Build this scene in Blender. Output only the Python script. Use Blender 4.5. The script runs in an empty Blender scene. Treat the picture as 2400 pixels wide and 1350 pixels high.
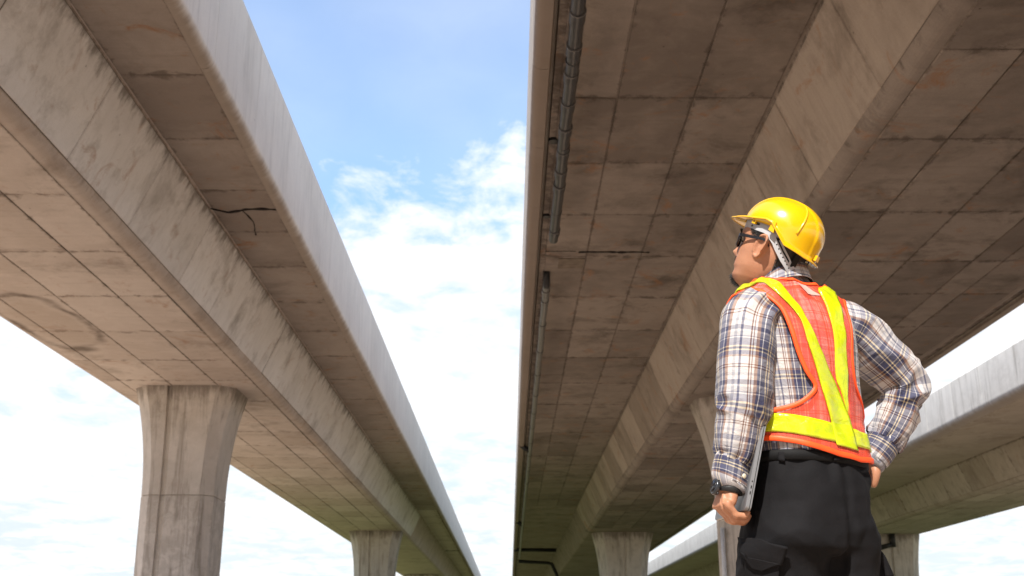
import bpy, bmesh, math, random
import numpy as np
from mathutils import Vector, Matrix, noise as mnoise
from mathutils.bvhtree import BVHTree

scene = bpy.context.scene
col = scene.collection
random.seed(7)
rng = np.random.default_rng(7)

# ------------------------------------------------------------------ camera, sky, sun, exposure
HC = 0.5                                   # camera height above the ground
FPX, PW, PH, VPX, VPY = 2650.0, 2400.0, 1350.0, 1195.0, 1512.0
PITCH = math.atan((VPY - PH / 2) / FPX)
YAW = -math.atan((PW / 2 - VPX) / FPX * math.cos(PITCH))
cam_d = bpy.data.cameras.new('camera')
cam = bpy.data.objects.new('camera', cam_d)
col.objects.link(cam)
cam.location = (0, 0, HC)
cam.rotation_euler = (math.pi / 2 + PITCH, 0, YAW)
cam_d.sensor_width = 36.0
cam_d.lens = 36.0 * FPX / PW
cam_d.clip_start = 0.05
cam_d.clip_end = 9000
cam_d.dof.use_dof = True
cam_d.dof.focus_distance = 3.1
cam_d.dof.aperture_fstop = 9.0
scene.camera = cam

SUN = Vector((-0.23, -0.63, 0.74)).normalized()       # direction towards the sun
sun_el = math.asin(SUN.z)
sun_az = math.atan2(SUN.x, SUN.y)                     # clockwise from +Y

world = bpy.data.worlds.new('World')
scene.world = world
world.use_nodes = True
wt = world.node_tree
wt.nodes.clear()


class NT:
    """tiny helper to write node trees"""
    def __init__(self, tree):
        self.t = tree

    def n(self, kind, **kw):
        nd = self.t.nodes.new(kind)
        for k, v in kw.items():
            if k == 'inp':
                for kk, vv in v.items():
                    sock = nd.inputs[kk]
                    if hasattr(vv, 'is_output') or isinstance(vv, bpy.types.NodeSocket):
                        self.t.links.new(vv, sock)
                    else:
                        sock.default_value = vv
            else:
                setattr(nd, k, v)
        return nd

    def math(self, op, a, b=None, c=None, clamp=False):
        nd = self.n('ShaderNodeMath', operation=op, use_clamp=clamp)
        for i, v in enumerate((a, b, c)):
            if v is None:
                continue
            if isinstance(v, bpy.types.NodeSocket):
                self.t.links.new(v, nd.inputs[i])
            else:
                nd.inputs[i].default_value = v
        return nd.outputs[0]

    def noise(self, vec, scale, detail=4.0, rough=0.55, dist=0.0):
        nd = self.n('ShaderNodeTexNoise', inp={'Scale': scale, 'Detail': detail, 'Roughness': rough, 'Distortion': dist})
        if vec is not None:
            self.t.links.new(vec, nd.inputs['Vector'])
        return nd.outputs['Fac']

    def mapr(self, v, a, b, c=0.0, d=1.0, smooth=False):
        nd = self.n('ShaderNodeMapRange', clamp=True, interpolation_type='SMOOTHSTEP' if smooth else 'LINEAR')
        self.t.links.new(v, nd.inputs['Value'])
        for k, x in zip(('From Min', 'From Max', 'To Min', 'To Max'), (a, b, c, d)):
            nd.inputs[k].default_value = x
        return nd.outputs['Result']

    def mix(self, fac, a, b, blend='MIX'):
        nd = self.n('ShaderNodeMix', data_type='RGBA', blend_type=blend)
        for sock, v in ((nd.inputs[0], fac), (nd.inputs[6], a), (nd.inputs[7], b)):
            if isinstance(v, bpy.types.NodeSocket):
                self.t.links.new(v, sock)
            else:
                sock.default_value = v if not isinstance(v, tuple) or len(v) == 4 else (*v, 1.0)
        return nd.outputs[2]

    def scalev(self, vec, s):
        nd = self.n('ShaderNodeVectorMath', operation='MULTIPLY')
        self.t.links.new(vec, nd.inputs[0])
        nd.inputs[1].default_value = s
        return nd.outputs[0]

    def addv(self, vec, s):
        nd = self.n('ShaderNodeVectorMath', operation='ADD')
        self.t.links.new(vec, nd.inputs[0])
        nd.inputs[1].default_value = s
        return nd.outputs[0]


W = NT(wt)
sky = W.n('ShaderNodeTexSky', sky_type='NISHITA', sun_disc=False, sun_elevation=sun_el, sun_rotation=sun_az,
          air_density=1.0, dust_density=0.6, ozone_density=1.6, altitude=0.0)
geo = W.n('ShaderNodeTexCoord')
sep = W.n('ShaderNodeSeparateXYZ')
wt.links.new(geo.outputs['Generated'], sep.inputs[0])
zc = W.math('MAXIMUM', sep.outputs['Z'], 0.0)
den = W.math('ADD', zc, 0.12)
px_ = W.math('DIVIDE', sep.outputs['X'], den)
py_ = W.math('DIVIDE', sep.outputs['Y'], den)
comb = W.n('ShaderNodeCombineXYZ', inp={'X': px_, 'Y': py_, 'Z': 0.0})
cv = W.addv(comb.outputs[0], (3.1, 0.75, 0.0))
big = W.noise(cv, 1.5, 3.0, 0.5)
mid = W.noise(W.scalev(cv, (1.0, 0.75, 1.0)), 8.5, 7.0, 0.58, 0.35)
fine = W.noise(cv, 26.0, 6.0, 0.65)
dens = W.math('ADD', W.math('MULTIPLY', big, 0.55), W.math('ADD', W.math('MULTIPLY', mid, 0.70), W.math('MULTIPLY', fine, 0.16)))
# more cloud towards the horizon, where one looks through the layer edge on
lowness = W.math('SUBTRACT', W.mapr(zc, 0.27, 0.50, 0.33, -0.08, True), W.mapr(zc, 0.04, 0.24, 0.15, 0.0, True))
dens2 = W.math('ADD', dens, lowness)
cover = W.mapr(dens2, 0.72, 0.99, 0.0, 1.0, True)
cover = W.math('MULTIPLY', cover, W.mapr(W.noise(W.scalev(cv, (0.5, 1.6, 1.0)), 1.6, 5.0, 0.6), 0.30, 0.62, 0.72, 1.0))
veil = W.mapr(W.noise(W.scalev(cv, (0.8, 0.5, 1)), 1.7, 3.0, 0.5), 0.36, 0.72, 0.04, 0.36)
cover = W.math('MAXIMUM', cover, veil)
SKY_STR = 0.14
skyc = W.n('ShaderNodeHueSaturation', inp={'Saturation': 1.07, 'Value': 0.97, 'Color': sky.outputs[0]})
ctone = W.mapr(W.math('ADD', W.math('MULTIPLY', mid, .6), W.math('MULTIPLY', big, .4)), 0.36, 0.60, 0.86, 1.03)
cl = W.n('ShaderNodeVectorMath', operation='SCALE')
cl.inputs[0].default_value = (3.65, 3.70, 3.76)
wt.links.new(ctone, cl.inputs['Scale'])
hz = W.n('ShaderNodeVectorMath', operation='SCALE')
wt.links.new(skyc.outputs[0], hz.inputs[0])
wt.links.new(W.mapr(zc, 0.02, 0.42, 0.62, 1.0, True), hz.inputs['Scale'])   # thin haze takes the edge off the bright horizon
hzc = W.mix(W.mapr(zc, 0.08, 0.34, 0.92, 0.0, True), hz.outputs[0], (2.50, 2.82, 3.08, 1))
skymix = W.mix(cover, hzc, cl.outputs[0])
bg = W.n('ShaderNodeBackground', inp={'Color': skymix, 'Strength': SKY_STR})
wo = W.n('ShaderNodeOutputWorld')
wt.links.new(bg.outputs[0], wo.inputs[0])

sl = bpy.data.lights.new('sun', 'SUN')
sl.energy = 3.8
sl.angle = math.radians(0.55)
sl.color = (1.0, 0.95, 0.87)
sun = bpy.data.objects.new('sun', sl)
col.objects.link(sun)
sun.location = (-20, -40, 60)
sun.rotation_euler = (-SUN).to_track_quat('-Z', 'Y').to_euler()

vs = scene.view_settings
vs.view_transform = 'Standard'
vs.look = 'None'
vs.gamma = 1.0
vs.use_curve_mapping = False
vs.exposure = 1.2
scene.cycles.max_bounces = 10
scene.cycles.diffuse_bounces = 6
scene.cycles.transparent_max_bounces = 16
scene.cycles.use_denoising = True


# ------------------------------------------------------------------ helpers
def rgba(c):
    return (c[0], c[1], c[2], 1.0)


def new_mat(name):
    m = bpy.data.materials.new(name)
    m.use_nodes = True
    m.node_tree.nodes.clear()
    N = NT(m.node_tree)
    out = N.n('ShaderNodeOutputMaterial')
    b = N.n('ShaderNodeBsdfPrincipled')
    m.node_tree.links.new(b.outputs[0], out.inputs[0])
    return m, N, b, out


def simple_mat(name, color, rough=0.6, spec=0.5, metal=0.0, var=0.12, vscale=40.0, bump=0.0, bscale=200.0, coat=0.0):
    m, N, b, out = new_mat(name)
    tc = N.n('ShaderNodeTexCoord')
    f = N.noise(tc.outputs['Object'], vscale, 4.0)
    k = N.mapr(f, 0.3, 0.7, 1.0 - var, 1.0 + var)
    sc = N.n('ShaderNodeVectorMath', operation='SCALE')
    sc.inputs[0].default_value = color
    m.node_tree.links.new(k, sc.inputs['Scale'])
    m.node_tree.links.new(sc.outputs[0], b.inputs['Base Color'])
    b.inputs['Roughness'].default_value = rough
    b.inputs['Metallic'].default_value = metal
    b.inputs['Specular IOR Level'].default_value = spec
    b.inputs['Coat Weight'].default_value = coat
    if bump:
        bn = N.n('ShaderNodeBump', inp={'Strength': bump, 'Distance': 0.002, 'Height': N.noise(tc.outputs['Object'], bscale, 3.0)})
        m.node_tree.links.new(bn.outputs[0], b.inputs['Normal'])
    return m


def mesh_obj(name, verts, faces, mat=None, parent=None, smooth=False, uvs=None, loc=(0, 0, 0)):
    me = bpy.data.meshes.new(name)
    me.from_pydata([tuple(v) for v in verts], [], [tuple(f) for f in faces])
    if uvs is not None:
        ul = me.uv_layers.new(name='UVMap')
        for lp in me.loops:
            ul.data[lp.index].uv = uvs[lp.vertex_index]
    me.update()
    if smooth:
        me.polygons.foreach_set('use_smooth', [True] * len(me.polygons))
    o = bpy.data.objects.new(name, me)
    col.objects.link(o)
    o.location = loc
    if mat:
        me.materials.append(mat)
    if parent:
        o.parent = parent
    return o


def inst(name, me, parent, loc):
    o = bpy.data.objects.new(name, me)
    col.objects.link(o)
    o.parent = parent
    o.location = loc
    return o


def empty(name, loc, label, cat, group=None, kind=None):
    o = bpy.data.objects.new(name, None)
    col.objects.link(o)
    o.location = loc
    o.empty_display_size = 0.2
    o['label'] = label
    o['category'] = cat
    if group:
        o['group'] = group
    if kind:
        o['kind'] = kind
    return o


def prism(poly, y0, y1, cap=True):
    """extrude an XZ polygon along Y"""
    n = len(poly)
    v = [(x, y0, z) for x, z in poly] + [(x, y1, z) for x, z in poly]
    f = [(i, (i + 1) % n, n + (i + 1) % n, n + i) for i in range(n)]
    if cap:
        f += [tuple(range(n))[::-1], tuple(range(n, 2 * n))]
    return v, f


def fix_normals(o):
    bm = bmesh.new()
    bm.from_mesh(o.data)
    bmesh.ops.recalc_face_normals(bm, faces=bm.faces)
    bm.to_mesh(o.data)
    bm.free()


def arc(cx, cz, r, a0, a1, n):
    return [(cx + r * math.cos(a0 + (a1 - a0) * i / n), cz + r * math.sin(a0 + (a1 - a0) * i / n)) for i in range(n + 1)]


def tube(path, rad, seg=14, closed_ends=True):
    """verts, faces of a tube along a list of points; rad is a number or one per point"""
    path = [Vector(p) for p in path]
    rads = rad if isinstance(rad, (list, tuple, np.ndarray)) else [rad] * len(path)
    vs_, fs_ = [], []
    prev = None
    for i, p in enumerate(path):
        t = (path[min(i + 1, len(path) - 1)] - path[max(i - 1, 0)]).normalized()
        if prev is None:
            a = t.orthogonal().normalized()
        else:
            a = (prev - t * prev.dot(t)).normalized()
        prev = a
        b = t.cross(a)
        for k in range(seg):
            an = 2 * math.pi * k / seg
            vs_.append(p + (a * math.cos(an) + b * math.sin(an)) * rads[i])
    for i in range(len(path) - 1):
        for k in range(seg):
            k2 = (k + 1) % seg
            fs_.append((i * seg + k, i * seg + k2, (i + 1) * seg + k2, (i + 1) * seg + k))
    if closed_ends:
        fs_.append(tuple(range(seg))[::-1])
        fs_.append(tuple((len(path) - 1) * seg + k for k in range(seg)))
    return vs_, fs_


def merge(parts):
    V, F = [], []
    for v, f in parts:
        o = len(V)
        V += [tuple(x) for x in v]
        F += [tuple(i + o for i in ff) for ff in f]
    return V, F


def box(x0, x1, y0, y1, z0, z1):
    v = [(x, y, z) for z in (z0, z1) for y in (y0, y1) for x in (x0, x1)]
    f = [(0, 2, 3, 1), (4, 5, 7, 6), (0, 1, 5, 4), (2, 6, 7, 3), (0, 4, 6, 2), (1, 3, 7, 5)]
    return v, f
# ------------------------------------------------------------------ ground
def ground_mat():
    m, N, b, out = new_mat('dirt_and_grass')
    g = N.n('ShaderNodeNewGeometry')
    P = g.outputs['Position']
    s = N.n('ShaderNodeSeparateXYZ')
    m.node_tree.links.new(P, s.inputs[0])
    n1 = N.noise(P, 0.25, 6.0, 0.6)
    n2 = N.noise(P, 3.0, 6.0, 0.6)
    n3 = N.noise(P, 40.0, 4.0, 0.6)
    dirt = N.mix(N.mapr(n2, 0.3, 0.7), (0.45, 0.335, 0.248, 1), (0.59, 0.465, 0.365, 1))
    dirt = N.mix(N.mapr(n3, 0.55, 0.8), dirt, (0.36, 0.25, 0.165, 1))
    grass = N.mix(N.mapr(n2, 0.3, 0.7), (0.115, 0.128, 0.044, 1), (0.19, 0.188, 0.085, 1))
    far = N.math('ADD', s.outputs['Y'], N.math('MULTIPLY', n1, 16.0))
    gm = N.mapr(far, 46.0, 60.0, 0.0, 1.0)
    patch = N.mapr(n1, 0.60, 0.66)
    c = N.mix(N.math('MAXIMUM', gm, N.math('MULTIPLY', patch, 0.8)), dirt, grass)
    m.node_tree.links.new(c, b.inputs['Base Color'])
    b.inputs['Roughness'].default_value = 0.95
    b.inputs['Specular IOR Level'].default_value = 0.15
    bn = N.n('ShaderNodeBump', inp={'Strength': 0.6, 'Distance': 0.05, 'Height': n2})
    m.node_tree.links.new(bn.outputs[0], b.inputs['Normal'])
    return m


def build_ground():
    xs = np.concatenate([np.linspace(-3000, -60, 8), np.linspace(-50, 50, 51), np.linspace(60, 3000, 8)])
    ys = np.concatenate([np.linspace(-3000, -40, 8), np.linspace(-30, 120, 76), np.linspace(140, 4000, 8)])
    V, F = [], []
    for y in ys:
        for x in xs:
            z = 0.0
            if abs(x) < 55 and -35 < y < 130 and math.hypot(x - 0.9, y - 3) > 2.5:
                z = 0.05 * mnoise.noise(Vector((x * .21, y * .21, 3.3)))
            V.append((x, y, z))
    n = len(xs)
    for j in range(len(ys) - 1):
        for i in range(n - 1):
            F.append((j * n + i, j * n + i + 1, (j + 1) * n + i + 1, (j + 1) * n + i))
    o = mesh_obj('ground', V, F, ground_mat(), smooth=True)
    o['kind'] = 'structure'
    o['label'] = 'bare reddish earth under the bridges turning to grass farther off'


build_ground()


# ------------------------------------------------------------------ concrete
def concrete(name, c_lo, c_hi, rust=0.25, dirt=0.5, streak=0.5, extra=None, jdirt=1.0):
    m, N, b, out = new_mat(name)
    L = m.node_tree.links
    g = N.n('ShaderNodeNewGeometry')
    P = g.outputs['Position']
    oi = N.n('ShaderNodeObjectInfo')
    nz = N.n('ShaderNodeSeparateXYZ')
    L.new(g.outputs['Normal'], nz.inputs[0])
    upright = N.mapr(N.math('ABSOLUTE', nz.outputs['Z']), 0.55, 0.85, 1.0, 0.0)
    big = N.noise(P, 0.55, 5.0, 0.6, 0.4)
    mid = N.noise(P, 2.6, 6.0, 0.65, 0.5)
    fin = N.noise(P, 55.0, 4.0, 0.7)
    tone = N.math('ADD', N.math('MULTIPLY', big, 0.55), N.math('MULTIPLY', mid, 0.45))
    rnd = N.math('MULTIPLY_ADD', oi.outputs['Random'], 0.26, -0.13)
    tone = N.mapr(N.math('ADD', tone, rnd), 0.34, 0.66, 0.0, 1.0)
    c = N.mix(tone, c_lo, c_hi)
    # faint board lines across the span
    board = N.noise(N.scalev(P, (0.35, 7.0, 0.8)), 1.0, 5.0, 0.7)
    c = N.mix(N.math('MULTIPLY', N.mapr(board, 0.50, 0.72), 0.20), c, (c_lo[0] * .6, c_lo[1] * .58, c_lo[2] * .55, 1))
    # vertical run-off streaks on upright faces
    st = N.noise(N.scalev(P, (2.6, 2.6, 0.22)), 1.5, 6.0, 0.7, 0.6)
    sm = N.math('MULTIPLY', N.math('MULTIPLY', N.mapr(st, 0.52, 0.68), upright), streak)
    c = N.mix(sm, c, (c_lo[0] * .45, c_lo[1] * .43, c_lo[2] * .40, 1))
    # damp, dirty patches
    dp = N.noise(N.addv(P, (17.0, 5.0, 3.0)), 0.8, 8.0, 0.72, 0.35)
    c = N.mix(N.math('MULTIPLY', N.mapr(dp, 0.52, 0.70), dirt), c, (c_lo[0] * .42, c_lo[1] * .39, c_lo[2] * .36, 1))
    # rusty bleeding
    rp = N.noise(N.addv(P, (3.0, 41.0, 9.0)), 1.3, 6.0, 0.75, 1.0)
    c = N.mix(N.math('MULTIPLY', N.mapr(rp, 0.57, 0.72), rust), c, (0.30, 0.135, 0.05, 1))
    # pin holes and spatter
    vo = N.n('ShaderNodeTexVoronoi', feature='F1', inp={'Scale': 2.3, 'Randomness': 1.0})
    L.new(P, vo.inputs['Vector'])
    hole = N.mapr(vo.outputs['Distance'], 0.020, 0.045, 0.7, 0.0)
    c = N.mix(hole, c, (c_lo[0] * .3, c_lo[1] * .28, c_lo[2] * .25, 1))
    c = N.mix(N.math('MULTIPLY', N.mapr(fin, 0.35, 0.7), 0.22), c, (c_lo[0] * .6, c_lo[1] * .6, c_lo[2] * .6, 1))
    # dirt creeping in from the joints of each cast panel, ragged
    tcg = N.n('ShaderNodeTexCoord')
    gs = N.n('ShaderNodeSeparateXYZ')
    L.new(tcg.outputs['Generated'], gs.inputs[0])
    ex = N.math('MINIMUM', gs.outputs['X'], N.math('SUBTRACT', 1.0, gs.outputs['X']))
    ey = N.math('MINIMUM', gs.outputs['Y'], N.math('SUBTRACT', 1.0, gs.outputs['Y']))
    ed = N.math('MINIMUM', ex, ey)
    wv = N.noise(P, 3.7, 5.0, 0.7, 0.5)
    lim = N.math('MULTIPLY', N.mapr(wv, 0.42, 0.72), 0.11)
    em = N.math('MULTIPLY', N.mapr(N.math('SUBTRACT', ed, lim), -0.05, 0.0, 0.65, 0.0), jdirt)
    c = N.mix(em, c, (c_lo[0] * .36, c_lo[1] * .33, c_lo[2] * .30, 1))
    if extra:
        c = extra(N, P, c, c_lo)
    L.new(c, b.inputs['Base Color'])
    L.new(N.mapr(mid, 0.3, 0.7, 0.72, 0.95), b.inputs['Roughness'])
    b.inputs['Specular IOR Level'].default_value = 0.3
    h = N.math('ADD', N.math('MULTIPLY', fin, 0.25), N.math('ADD', mid, N.math('MULTIPLY', hole, -1.0)))
    bn = N.n('ShaderNodeBump', inp={'Strength': 0.35, 'Distance': 0.02, 'Height': h})
    L.new(bn.outputs[0], b.inputs['Normal'])
    return m


def ring_stain(cx, cy, rx, ry, w, amt):
    """an old tide-mark of dirty water: a wobbly closed ring with its own place on the soffit"""
    def f(N, P, c, lo):
        q = N.addv(P, (-cx, -cy, 0))
        q = N.scalev(q, (1 / rx, 1 / ry, 0.0))
        wob = N.n('ShaderNodeTexNoise', inp={'Scale': 0.9, 'Detail': 3.0})
        N.t.links.new(P, wob.inputs['Vector'])
        ln = N.n('ShaderNodeVectorMath', operation='LENGTH')
        N.t.links.new(q, ln.inputs[0])
        d = N.math('ADD', ln.outputs['Value'], N.math('MULTIPLY_ADD', wob.outputs['Fac'], 0.7, -0.35))
        e = N.math('ABSOLUTE', N.math('SUBTRACT', d, 1.0))
        k = N.mapr(e, 0.0, w, amt, 0.0, True)
        k = N.math('MULTIPLY', k, N.mapr(N.noise(P, 1.1, 3.0), 0.35, 0.55))
        inner = N.math('MULTIPLY', N.mapr(d, 0.7, 1.0, 0.28, 0.0), 1.0)
        c = N.mix(inner, c, (lo[0] * .6, lo[1] * .52, lo[2] * .42, 1))
        return N.mix(k, c, (lo[0] * .22, lo[1] * .19, lo[2] * .16, 1))
    return f


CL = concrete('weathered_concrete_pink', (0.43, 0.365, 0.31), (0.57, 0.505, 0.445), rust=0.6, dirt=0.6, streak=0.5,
              extra=ring_stain(-8.95, 21.2, 0.75, 1.9, 0.18, 0.8))
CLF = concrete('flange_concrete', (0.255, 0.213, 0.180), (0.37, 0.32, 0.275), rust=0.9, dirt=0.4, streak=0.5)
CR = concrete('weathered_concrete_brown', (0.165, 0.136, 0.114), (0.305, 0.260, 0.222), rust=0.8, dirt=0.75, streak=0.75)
CRW = concrete('tan_web_concrete', (0.26, 0.217, 0.178), (0.41, 0.352, 0.295), rust=0.8, dirt=0.6, streak=0.12, jdirt=0.35)
def drip_stain(z0, h, amt):
    """dirty run-up along the drip edge of a parapet: ragged brown fringe with its own shape"""
    def f(N, P, c, lo):
        sz = N.n('ShaderNodeSeparateXYZ')
        N.t.links.new(P, sz.inputs[0])
        w = N.noise(N.scalev(P, (1.0, 3.2, 0.35)), 1.3, 7.0, 0.75)
        z = N.math('SUBTRACT', N.math('SUBTRACT', sz.outputs['Z'], z0), N.math('MULTIPLY_ADD', w, h * 1.5, -h * 0.1))
        return N.mix(N.mapr(z, -h * .35, h * .9, amt, 0.0, True), c, (0.20, 0.155, 0.12, 1))
    return f


C3 = concrete('far_concrete', (0.40, 0.355, 0.30), (0.54, 0.49, 0.43), rust=0.3, dirt=0.5, streak=0.5)
CFR = concrete('stained_parapet_concrete', (0.36, 0.325, 0.29), (0.50, 0.46, 0.42), rust=0.35, dirt=0.4, streak=0.4, jdirt=0.0, extra=drip_stain(7.82, 0.12, 0.8))
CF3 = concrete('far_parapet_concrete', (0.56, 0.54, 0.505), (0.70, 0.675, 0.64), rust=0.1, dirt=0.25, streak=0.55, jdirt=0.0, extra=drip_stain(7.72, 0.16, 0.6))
def top_stain_shade(zt_, h):
    """water that runs out of the bearing joint and darkens the top of a pier in tongues; on a web, dirt with painted shade"""
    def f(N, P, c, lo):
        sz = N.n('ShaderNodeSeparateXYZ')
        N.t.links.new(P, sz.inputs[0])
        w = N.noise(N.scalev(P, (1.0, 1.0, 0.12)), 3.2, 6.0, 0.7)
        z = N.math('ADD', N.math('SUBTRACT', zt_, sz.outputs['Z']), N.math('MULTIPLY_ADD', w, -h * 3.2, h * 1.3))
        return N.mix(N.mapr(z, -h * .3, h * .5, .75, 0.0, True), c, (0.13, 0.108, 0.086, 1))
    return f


CW = concrete('pale_grey_web_concrete', (0.62, 0.60, 0.57), (0.75, 0.735, 0.71), rust=0.6, dirt=0.75, streak=0.2, jdirt=0.35, extra=top_stain_shade(7.98, 0.42))  # run-down dirt and the shade under the flange, both painted at the web top
CF = concrete('pale_parapet_concrete', (0.76, 0.715, 0.64), (0.86, 0.81, 0.73), rust=0.05, dirt=0.15, streak=0.25, jdirt=0.0, extra=drip_stain(7.79, 0.11, 0.8))
CP = concrete('pier_concrete', (0.44, 0.40, 0.345), (0.60, 0.555, 0.495), rust=0.12, dirt=0.35, streak=0.8, jdirt=0.4, extra=top_stain_shade(6.5, 0.6))
DARK = simple_mat('dark_joint_filler', (0.012, 0.010, 0.009), 0.9, 0.2)
GRIME, N_, b_, o_ = new_mat('dirt_in_joints')
g_ = N_.n('ShaderNodeNewGeometry')
GRIME.node_tree.links.new(N_.mix(N_.mapr(N_.noise(g_.outputs['Position'], 0.9, 5.0, 0.65), 0.38, 0.62), (0.22, 0.18, 0.145, 1), (0.055, 0.043, 0.034, 1)), b_.inputs['Base Color'])
b_.inputs['Roughness'].default_value = 0.95
PIPE = simple_mat('dark_grey_pvc', (0.030, 0.029, 0.029), 0.40, 0.5, var=0.25, vscale=9.0)
PIPE2 = simple_mat('sun_bleached_grey_pvc', (0.13, 0.127, 0.12), 0.45, 0.5, var=0.25, vscale=9.0)
RIM = simple_mat('pale_pipe_socket_rim', (0.10, 0.095, 0.09), 0.5, 0.4)
BLACKP = simple_mat('black_rubber_pipe', (0.012, 0.012, 0.013), 0.5, 0.4)
WHITEP = simple_mat('white_downpipe', (0.62, 0.64, 0.66), 0.4, 0.5)


def panel_mesh(name, A, B, L, gap, depth, mat, ch=0.012):
    """a cast panel: the strip A-B of the cross-section, L long, proud of the body along its outward normal"""
    A, B = Vector((A[0], 0, A[1])), Vector((B[0], 0, B[1]))
    u = (B - A).normalized()
    nrm = Vector((u.z, 0, -u.x))                         # outward for A->B running left to right along an underside
    a, b_ = A + u * gap / 2, B - u * gap / 2
    y0, y1 = gap / 2, L - gap / 2
    V = []
    for d, s in ((-0.02, 0.0), (depth - ch, 0.0), (depth, ch)):
        for p, y in ((a + u * s, y0 + s), (b_ - u * s, y0 + s), (b_ - u * s, y1 - s), (a + u * s, y1 - s)):
            q = p + nrm * d
            V.append((q.x, y, q.z))
    F = [(8, 9, 10, 11)]
    for k in (4, 0):
        for i in range(4):
            j = (i + 1) % 4
            F.append((k + i, k + j, k + 4 + j, k + 4 + i))
    # a skirt closing the joint between neighbours, with the dirt that sits in it
    o = len(V)
    e = gap * 0.6
    for p, y in ((a - u * e, y0 - e), (b_ + u * e, y0 - e), (b_ + u * e, y1 + e), (a - u * e, y1 + e)):
        q = p + nrm * 0.003
        V.append((q.x, y, q.z))
    F.append((o, o + 1, o + 2, o + 3))
    me = bpy.data.meshes.new(name)
    me.from_pydata(V, [], F)
    bm = bmesh.new()
    bm.from_mesh(me)
    bmesh.ops.recalc_face_normals(bm, faces=bm.faces)
    bm.faces.ensure_lookup_table()
    if bm.faces[0].normal.dot(nrm) < 0:
        bmesh.ops.reverse_faces(bm, faces=bm.faces)
    bm.to_mesh(me)
    bm.free()
    me.materials.append(mat)
    me.materials.append(GRIME)
    for i, p in enumerate(me.polygons):
        p.material_index = 0 if i < 5 else 1
    return me, nrm


def rows(parent, name, A, B, L, ya, yb, mat, gap=0.014, depth=0.022, jitter=0.006):
    kinds = [(f * L, panel_mesh(name, A, B, f * L, gap, depth, mat)) for f in (0.82, 1.0, 1.0, 1.12)]
    seq = random.Random(int(L * 100) + int(yb * 10))        # the same bay lengths in every column of a soffit
    y = ya
    while True:
        l, (me, nrm) = kinds[seq.randrange(4)]
        if y + l > yb + 0.3:
            break
        d = nrm * random.uniform(-jitter, jitter)
        inst(name, me, parent, (d.x, y, d.z))
        y += l


def fillet_section(xb0, xb1, zb, xt0, xt1, zt, r):
    """box girder cross-section with rounded lower corners"""
    def corner(px, pz, qx, qz, rx, rz):
        p, q, s = Vector((px, pz)), Vector((qx, qz)), Vector((rx, rz))
        d1, d2 = (p - q).normalized(), (s - q).normalized()
        ang = d1.angle(d2)
        t = r / math.tan(ang / 2)
        a, b_ = q + d1 * t, q + d2 * t
        c = q + (d1 + d2).normalized() * (r / math.sin(ang / 2))
        va, vb = a - c, b_ - c
        out = []
        for i in range(7):
            k = i / 6
            v = (va * (1 - k) + vb * k).normalized() * r
            out.append((c.x + v.x, c.y + v.y))
        return out
    return [(xt0, zt)] + corner(xt0, zt, xb0, zb, xb1, zb) + corner(xb0, zb, xb1, zb, xt1, zt) + [(xt1, zt)]


def parapet_profile(xo, s, zt, ztop, thick=0.42, rr=0.26, zlow=None, nib=0.10):
    """outer face at xo; s = +1 when the bridge lies on the +X side of the face"""
    zl = zlow if zlow is not None else zt - 0.10
    pts = [(xo + s * 0.02, ztop), (xo, ztop - 0.03)]
    pts += [(xo + s * (rr - rr * math.cos(a)), zl + rr - rr * math.sin(a)) for a in np.linspace(0, math.pi / 2, 8)]
    pts += [(xo + s * (rr + nib), zl), (xo + s * (rr + nib + .02), zl + 0.03), (xo + s * (rr + nib + .02), zt + 0.22),
            (xo + s * (thick - 0.04), zt + 0.24), (xo + s * (thick * .72), ztop)]
    return pts


def bridge(label, xe0, xe1, xt0, xt1, zt, xb0, xb1, zb, ztop, y0, y1, mat):
    root = empty('viaduct', ((xb0 + xb1) / 2, 30.0, 0.0), label, 'bridge')
    h = HC
    hub = Vector(root.location)

    def loc(v):
        return [(p[0] - hub.x, p[1] - hub.y, p[2] - hub.z) for p in v]
    sec = fillet_section(xb0, xb1, zb + h, xt0, xt1, zt + h + 0.02, 0.2)
    v, f = prism(sec, y0, y1)
    o = mesh_obj('box_girder', loc(v), f, mat, root)
    fix_normals(o)
    slab = [(xe0 + .38, zt + h), (xt0, zt + h), (xt1, zt + h), (xe1 - .38, zt + h),
            (xe1 - .38, zt + h + .2), (xt1 + .2, zt + h + .38), (xt0 - .2, zt + h + .38), (xe0 + .38, zt + h + .2)]
    # the slab's upper side carries the road, its lower side is the flange
    slab = [(xe0 + .30, zt + h), (xe1 - .30, zt + h), (xe1 - .30, zt + h + .36), (xe0 + .30, zt + h + .36)]
    v, f = prism(slab, y0, y1)
    o = mesh_obj('deck_slab', loc(v), f, mat, root)
    fix_normals(o)
    return root, loc, hub


def parapet(root, hub, xo, s, zt, ztop, ya, yb, y0, y1, L=2.5, rr=0.26, nib=0.10, CF=CF):
    """segments of parapet one by one where they can be told apart, long runs beyond"""
    prof = [(x - hub.x, z + HC - hub.z) for x, z in parapet_profile(xo, s, zt, ztop, rr=rr, nib=nib)]
    v, f = prism(prof, 0.004, L - 0.004)
    o = mesh_obj('parapet_segment', v, f, CF, root)
    fix_normals(o)
    sharp(o)
    me = o.data
    y = ya
    o.location = (0, y - hub.y, 0)
    y += L
    while y + L <= yb + .01:
        inst('parapet_segment', me, root, (random.uniform(-.003, .003), y - hub.y, 0))
        y += L
    for a, b_ in ((y0, ya), (y, y1)):
        v, f = prism(prof, a - hub.y, b_ - hub.y)
        o = mesh_obj('parapet_run', v, f, CF, root)
        fix_normals(o)
        sharp(o)


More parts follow.
